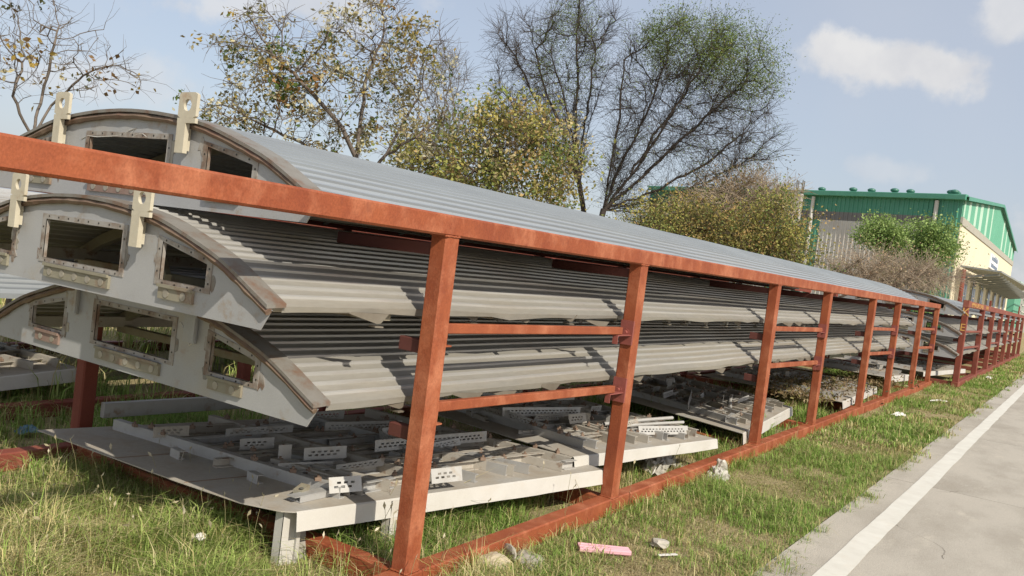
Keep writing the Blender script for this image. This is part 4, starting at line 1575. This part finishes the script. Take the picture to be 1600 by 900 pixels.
# dry weeds grown over the far panels
rngw = np.random.default_rng(77)
wp_ = np.concatenate([np.stack([rngw.normal(cx_, sx_, k_), rngw.normal(cy_w, sy_w, k_), .24 + np.abs(rngw.normal(0, .06, k_))], 1)
                      for cx_, sx_, cy_w, sy_w, k_ in ((11.0, .5, 1.0, .3, 900), (12.2, .6, .7, .25, 700), (14.2, .35, .5, .25, 900), (9.6, .3, .6, .3, 350), (15.4, .5, .8, .3, 500))])
wv_, wt_, wc_ = leaf_quads(wp_, .075, rngw, [(3, (.24, .17, .09)), (2, (.15, .12, .06)), (1, OLV), (1, (.33, .26, .15))], aspect=.35)
tag(obj('dry_weeds', fastmesh('dry_weeds', wv_, wt_, LEAF, wc_)), kind='stuff')

# ------------------------------------------------------------------ green shed
shed = thing('green_shed', 'large green and cream factory shed with a pitched gable at the far right', 'building', (58.1, 4.24, 0))
SP = np.array((58.1, 4.24))
W0, W1 = np.array((0., 0.)), np.array((6.9, 24.6))          # long side wall, corner outwards
EZ = 9.0


def clad(p0, p1, zf0, zf1, mt, name, rib=.32, amp=.06, off=0.0):
    """ribbed cladding between two plan points; zf give bottom / top heights as functions of distance"""
    p0, p1 = np.asarray(p0, float), np.asarray(p1, float)
    L = np.linalg.norm(p1 - p0)
    d = (p1 - p0) / L
    nrm = np.array((d[1], -d[0]))
    if nrm @ (np.array(CAM[:2]) - SP - (p0 + p1) / 2) < 0:
        nrm = -nrm
    ss = []
    s = 0
    while s < L:
        for ds, h in ((0, 0), (rib * .62, 0), (rib * .70, 1), (rib * .92, 1)):
            if s + ds < L:
                ss.append((s + ds, h))
        s += rib
    ss.append((L, 0))
    vs = []
    for s, h in ss:
        q = p0 + d * s + nrm * (amp * h + off)
        vs += [(q[0], q[1], zf0(s)), (q[0], q[1], zf1(s))]
    m = MB()
    m.add(vs, [(2 * i, 2 * i + 2, 2 * i + 3, 2 * i + 1) for i in range(len(ss) - 1)])
    return m.build(name, mt, shed)


cst = lambda z: (lambda s: z)
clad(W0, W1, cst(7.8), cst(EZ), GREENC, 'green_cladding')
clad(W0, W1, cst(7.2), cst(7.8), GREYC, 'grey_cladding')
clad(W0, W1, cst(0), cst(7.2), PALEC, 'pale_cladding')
Ldir = (W1 - W0) / np.linalg.norm(W1 - W0)
for s0, s1 in ((.0, 1.6), (9.6, 13.2), (1.6, 2.4)):
    clad(W0 + Ldir * s0, W0 + Ldir * s1, cst(0), cst(7.2 if s0 > 0 else EZ), GREENC, 'green_strip', off=.05)
for s in (1.7, 10.4, 21.5):
    m = MB()
    q = W0 + Ldir * s
    m.tube([(q[0] - .25, q[1] - .1, 0), (q[0] - .25, q[1] - .1, EZ - .2)], .13, 8)
    m.build('downspout', PALEC, shed)
m = MB()
m.bar((W0[0] - .3, W0[1] - .2, EZ + .05), (W1[0] - .3, W1[1], EZ + .05), .45, .35, .03)
m.build('gutter', GREENC, shed)
GX, RX, RZ, EZ2 = 53.0, 27.0, 11.75, 9.6           # gable length, ridge position and heights


def gtop(s):
    return EZ + (RZ - EZ) * s / RX if s < RX else RZ - (RZ - EZ2) * (s - RX) / (GX - RX)


gl = lambda s: 7.85 + .6 * s / GX
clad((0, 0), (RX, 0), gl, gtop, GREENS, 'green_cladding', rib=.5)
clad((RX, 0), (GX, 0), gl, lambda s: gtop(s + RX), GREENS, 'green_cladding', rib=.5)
for a, b in ((.3, 1.0), (3.0, 4.0), (7.0, 8.3), (10.5, 12.2), (15.5, 16.5), (20, 20.8), (33, 34), (38, 38.6), (44, 45), (48, 49.5)):
    clad((a, 0), (b, 0), lambda s, a=a: gl(s + a) + .06, lambda s, a=a: gtop(s + a) - .15, GREENL, 'translucent_strip', rib=.5, off=.04)
m = MB()
m.hexa([(0, -.12, 7.35), (GX, -.12, 7.95), (GX, .1, 7.95), (0, .1, 7.35), (0, -.12, gl(0)), (GX, -.12, gl(GX)), (GX, .1, gl(GX)), (0, .1, gl(0))])
m.build('grey_band', BAND, shed)
m = MB()
m.hexa([(0, -.05, 0), (GX, -.05, 0), (GX, .2, 0), (0, .2, 0), (0, -.05, 7.345), (GX, -.05, 7.945), (GX, .2, 7.945), (0, .2, 7.345)])
m.build('cream_wall', CREAMC, shed)
m = MB()
top = [(0 - .4, -.35, EZ + .1), (RX, -.35, RZ + .12), (GX + .4, -.35, EZ2 + .1)]
bk = [(W1[0], W1[1], EZ + .1), (RX + 6.9, W1[1], RZ + .12), (GX + 9, W1[1], EZ2 + .1)]
m.add(top + bk, [(0, 1, 4, 3), (1, 2, 5, 4)])
m.add([(p[0], p[1], p[2] - .25) for p in top] + top, [(0, 1, 4, 3), (1, 2, 5, 4)])
m.build('roof', GREENC, shed)
# windows under the canopy
for k, xx in enumerate((6.2, 12.3, 19, 26, 33, 40, 46)):
    f = MB()
    f.box(xx - 1.3, -.16, .9, xx + 1.3, -.052, 4.35)
    fo = f.build('window', BAND, shed)
    p = MB()
    p.box(xx - 1.1, -.20, 1.0, xx - .1, -.162, 4.2)
    p.box(xx + .1, -.20, 1.0, xx + 1.1, -.162, 4.2)
    p.build('pane', DARKW, fo)
# canopy on trusses
m = MB()
m.hexa([(.8, -2.6, 4.62), (50, -2.6, 5.25), (50, -.25, 5.1), (.8, -.25, 4.75), (.8, -2.6, 4.72), (50, -2.6, 5.4), (50, -.25, 5.25), (.8, -.25, 4.85)])
m.build('canopy', CANO, shed)
for xx in np.arange(1.2, 50, 3.2):
    m = MB()
    m.bar((xx, -.3, 4.1), (xx, -2.5, 4.5), .10, .14, .01)
    m.build('canopy_truss', CANO, shed)
m = MB()
m.tube([(.9, -.5, 0), (.9, -.5, 4.6)], .13, 8)
m.build('canopy_post', PAINT2, shed)
m = MB()
m.box(23.0, -.17, 6.0, 31.5, -.055, 7.25)
sg = m.build('sign_board', SIGNW, shed)
# two lines of print, too small in the photo to read: upright strokes of uneven height
m = MB()
rs = random.Random(4)
xx = 24.0
while xx < 30.6:
    w = rs.choice((.22, .3, .5))
    hgt = rs.choice((.45, .35, .5, .28))
    m.box(xx, -.18, 6.72, xx + w, -.171, 6.72 + hgt)
    xx += w + rs.choice((.1, .16))
xx = 24.0
while xx < 30.6:
    w = rs.choice((.22, .3, .42))
    m.box(xx, -.18, 6.12, xx + w, -.171, 6.12 + rs.choice((.3, .36)))
    xx += w + rs.choice((.09, .14))
m.build('lettering', SIGNB, sg)
# roof ventilators
vm = MB()
vm.tube([(0, 0, 0), (0, 0, .30)], .15, 10)
vm.tube([(0, 0, .28), (0, 0, .34), (0, 0, .44), (0, 0, .52), (0, 0, .56)], [.2, .28, .30, .2, .05], 12)
vme = vm.mesh('ventilator', mat('ventilator_green', (.05, .16, .12), rough=.4), True)
for (px, dd) in ((1283, 4.6), (1332, 3.4), (1361, 4.6), (1397, 3.2), (1422, 4.6), (1491, 3.2), (1511, 6.0), (1526, 9.0)):
    ry_ = ray(px, 305)
    if px < 1500:
        a = np.array([[ry_[0], -Ldir[0]], [ry_[1], -Ldir[1]]])
        t = np.linalg.solve(a, SP + np.array((dd, 0)) - CAM[:2])
        q = CAM[:2] + ry_[:2] * t[0] - SP
        z = EZ + .1 + (RZ - EZ) * dd / RX
    else:
        q = np.array((dd, 1.5))
        z = EZ + .1 + (RZ - EZ) * dd / RX
    obj('ventilator', vme, shed, (q[0], q[1], z))

# second green shed farther along the road
sh2 = thing('far_shed', 'distant green shed at the right edge with pale railing on its front', 'building', (150, 5.5, 0))
m = MB()
m.box(0, 0, 0, 60, 30, 7.4)
m.build('wall', GREENS, sh2)
m = MB()
m.box(-2, -.6, 7.4, 62, 31, 7.8)
m.build('roof', GREENL, sh2)
m = MB()
for zz in (3.2, 4.2, 5.2):
    m.box(-3, -1.2, zz, 55, -1.1, zz + .15)
for xx in range(-3, 56, 6):
    m.box(xx, -1.2, 0, xx + .25, -.95, 7.4)
m.build('railing', PALEC, sh2)

# concrete column with bare reinforcement rods
c0 = at(1249, 303, 40)
col = thing('concrete_column', 'unfinished concrete column with bare steel rods sticking up, left of the green shed roof', 'column', (c0[0], c0[1], 0))
m = MB()
m.bar((0, 0, 0), (0, 0, c0[2]), .32, .32, .02, up=(1, 0, 0))
m.build('shaft', PCONC, col)
for dx, dy in ((-.12, -.12), (.12, -.12), (-.12, .12), (.12, .12)):
    m = MB()
    m.tube([(dx, dy, c0[2] - .05), (dx * 1.1, dy * 1.1, c0[2] + .62)], .028, 6)
    m.build('rod', DARKST, col)


# ------------------------------------------------------------------ grass
def grass_patch(name, n, region, hmean, hstd, cols, wid, seed, lean=.5, tuft=14, sig=.03, bare=.5):
    rng = np.random.default_rng(seed)
    nt = n // tuft
    ct = region(rng, nt)
    nt = len(ct)
    kx = rng.normal(0, 1.6, (6, 2))
    kp = rng.uniform(0, 6.3, 6)
    fldt = sum(np.sin(ct @ kx[i] + kp[i]) for i in range(6)) / 2.4           # patchiness -1..1
    k2 = rng.normal(0, 4.5, (6, 2))
    f2t = sum(np.sin(ct @ k2[i] + kp[i]) for i in range(6)) / 2.4
    keep = rng.uniform(0, 1, nt) < np.clip(.70 + bare * f2t - .15 * fldt, .04, 1)
    ct, fldt, f2t = ct[keep], fldt[keep], f2t[keep]
    nt = len(ct)
    cnt = rng.integers(tuft // 2, int(tuft * 1.7), nt)
    ti = np.repeat(np.arange(nt), cnt)
    n = len(ti)
    tr = sig * rng.uniform(.5, 1.5, nt)
    off = rng.normal(0, 1, (n, 2)) * tr[ti][:, None]
    xs = ct[ti] + off
    fld, f2 = fldt[ti], f2t[ti]
    th = np.clip(rng.normal(1, .28, nt), .45, 1.9)[ti]
    h = np.clip(rng.normal(hmean, hstd, n), hmean * .25, hmean * 2.4) * (1 + .35 * f2) * th
    tdry = rng.normal(0, .75, nt)[ti]
    a = rng.uniform(0, 2 * math.pi, n)
    l = np.abs(rng.normal(lean, .35, n))
    d = np.stack([np.cos(a), np.sin(a)], 1)
    w = wid * rng.uniform(.6, 1.4, n)
    s = np.stack([-d[:, 1], d[:, 0]], 1)
    V = np.zeros((n, 5, 3))
    V[:, 0, :2] = xs - s * w[:, None] / 2
    V[:, 1, :2] = xs + s * w[:, None] / 2
    m1 = xs + d * (h * l * .25)[:, None]
    V[:, 2, :2] = m1 - s * w[:, None] * .42
    V[:, 3, :2] = m1 + s * w[:, None] * .42
    V[:, 2:4, 2] = (h * .58)[:, None]
    V[:, 4, :2] = xs + d * (h * l)[:, None]
    V[:, 4, 2] = h * np.clip(1.05 - .35 * l, .25, 1)
    V[:, 0:2, 2] = -.01
    b = (np.arange(n) * 5)[:, None]
    T = np.concatenate([b + np.array([0, 1, 3]), b + np.array([0, 3, 2]), b + np.array([2, 3, 4])], 1).reshape(-1, 3)
    gw = np.array([c[0] for c in cols], float)
    dry = np.array([c[2] for c in cols], float)
    # patches lean dry or green
    pr = gw[None, :] * np.exp(dry[None, :] * (fld * .9 + tdry + rng.normal(0, .25, n))[:, None])
    pr /= pr.sum(1, keepdims=True)
    ci = (rng.uniform(0, 1, (n, 1)) > np.cumsum(pr, 1)).sum(1).clip(0, len(cols) - 1)
    c = np.array([q[1] for q in cols])[ci] * rng.uniform(.75, 1.25, (n, 1))
    return V.reshape(-1, 3), T, np.repeat(c, 5, 0)


GC = [(4.2, (.20, .32, .065), -1), (4.0, (.29, .41, .10), -.8), (1.0, (.14, .22, .045), -1), (1.5, (.48, .42, .19), 1), (1.1, (.56, .50, .27), 1), (.5, (.36, .29, .13), 1)]
GTH = [(2, (.44, .36, .19), 1), (2, (.36, .29, .16), 1), (1.5, (.26, .28, .09), -1), (1, (.52, .45, .27), 1)]
GDRY = [(2.2, (.27, .37, .09), -1), (2.0, (.38, .46, .14), -.8), (2.0, (.54, .47, .22), 1), (2.0, (.62, .55, .31), 1), (.8, (.40, .33, .15), .8)]


def rect(x0, x1, y0, y1, p=1.0):
    def f(rng, n):
        u = rng.uniform(0, 1, n) ** p
        q = np.stack([x0 + (x1 - x0) * u, rng.uniform(y0, y1, n)], 1)
        # bare ground keeps off the road edge, unevenly
        e = ry(q[:, 0], -1.23) + .08 * np.sin(q[:, 0] * 2.3) + .045 * np.sin(q[:, 0] * 7.1 + 1) + .03 * np.sin(q[:, 0] * 17) + .16 * rng.uniform(0, 1, n) ** 2
        return q[q[:, 1] > e]
    return f


def leftreg(rng, n):
    q = np.stack([rng.uniform(-2.0, .45, n), rng.uniform(.16, 2.5, n)], 1)
    # worn bare in the corner of the rack, by the panel's legs
    worn = (q[:, 0] > -.25) & (q[:, 1] < .95) & (rng.uniform(0, 1, n) > .16)
    return q[~worn]


parts = [
    grass_patch('verge', 60000, rect(.2, 8, -1.3, -.07, 1.35), .055, .022, GC, .0040, 1, .9),
    grass_patch('thatch', 80000, rect(.2, 8, -1.3, -.05, 1.35), .017, .007, GTH, .0032, 21, 2.7, tuft=5, sig=.05, bare=0),
    grass_patch('thatch_far', 40000, rect(7, 22, -1.5, -.05, 1.2), .02, .008, GTH, .007, 22, 2.7, tuft=5, sig=.08, bare=0),
    grass_patch('thatch_left', 40000, rect(-2, .6, -.2, 2.5), .025, .01, GTH, .0032, 23, 2.7, tuft=5, sig=.05, bare=0),
    grass_patch('verge_far', 46000, rect(7, 24, -1.5, -.05, 1.2), .055, .022, GC, .009, 2, .8, sig=.05),
    grass_patch('verge_farther', 24000, rect(22, 75, -1.8, -.45, 1.1), .06, .02, GC, .02, 3, .7, sig=.09),
    grass_patch('left', 84000, leftreg, .092, .038, GDRY, .0038, 4, 1.05, tuft=16, sig=.035, bare=.48),
    grass_patch('left_back', 34000, rect(-2.2, 1.5, 2.4, 5.2), .12, .045, GC, .005, 5, .8, sig=.04, bare=.35),
    grass_patch('inside', 42000, rect(.15, 6, .12, 1.1, 1.1), .10, .035, GC, .0042, 6, .85, bare=.4),
    grass_patch('inside2', 28000, rect(5, 19, .12, 2.2), .11, .04, GC, .008, 7, .7, sig=.05),
    grass_patch('mid', 14000, rect(.5, 8, 1.1, 4.2), .12, .045, GC, .007, 8, .7),
    grass_patch('back', 30000, rect(-3, 14, 4.3, 13), .22, .08, GDRY, .012, 9, .6, sig=.07),
    grass_patch('railside', 4200, rect(.3, 7, -.10, -.01), .07, .028, GC, .0040, 10, .7),
    grass_patch('corner', 2600, rect(-.5, .6, -.35, .14), .07, .03, GDRY, .0038, 11, .9),
]
o = 0
VV, TT, CC = [], [], []
for v, t, c in parts:
    VV.append(v)
    TT.append(t + o)
    CC.append(c)
    o += len(v)
grass = obj('grass', fastmesh('grass', np.concatenate(VV), np.concatenate(TT), GRASSM, np.concatenate(CC)))
tag(grass, kind='stuff')

# seed stalks with pale heads in the long grass
rng = np.random.default_rng(3)
st = []
for k in range(70):
    st.append((rng.uniform(-1.3, .1), rng.uniform(.6, 2.3)))
for k in range(26):
    st.append((rng.uniform(-.1, 5), rng.uniform(-.1, .5)))
for k in range(16):
    st.append((rng.uniform(-.2, .5), rng.uniform(-.12, .6)))
PP, pr, rr, HP = [], [], [], []
for (x, y) in st:
    h = rng.uniform(.18, .38)
    a = rng.uniform(0, 6.28)
    ln = rng.uniform(.02, .12)
    i0 = len(PP)
    for j, f in enumerate((0, .35, .7, 1)):
        PP.append((x + math.cos(a) * ln * f * f, y + math.sin(a) * ln * f * f, h * f))
        pr.append(-1 if j == 0 else i0 + j - 1)
        rr.append(.0013)
    HP.append(PP[-1])
V, T = tubes_from_graph(np.array(PP), np.array(pr), np.array(rr), 3)
V2, T2, C2 = leaf_quads(np.array(HP) - np.array((0, 0, .01)), .035, rng, [(1, (.62, .56, .42)), (1, (.5, .44, .28))], droop=-1.2, aspect=.4)
cols = np.concatenate([np.tile(np.array([[.42, .38, .2]]), (len(V), 1)), C2])
ss_ = obj('seed_grass', fastmesh('seed_grass', np.concatenate([V, V2]), np.concatenate([T, T2 + len(V)]), GRASSM, cols))
tag(ss_, kind='stuff')
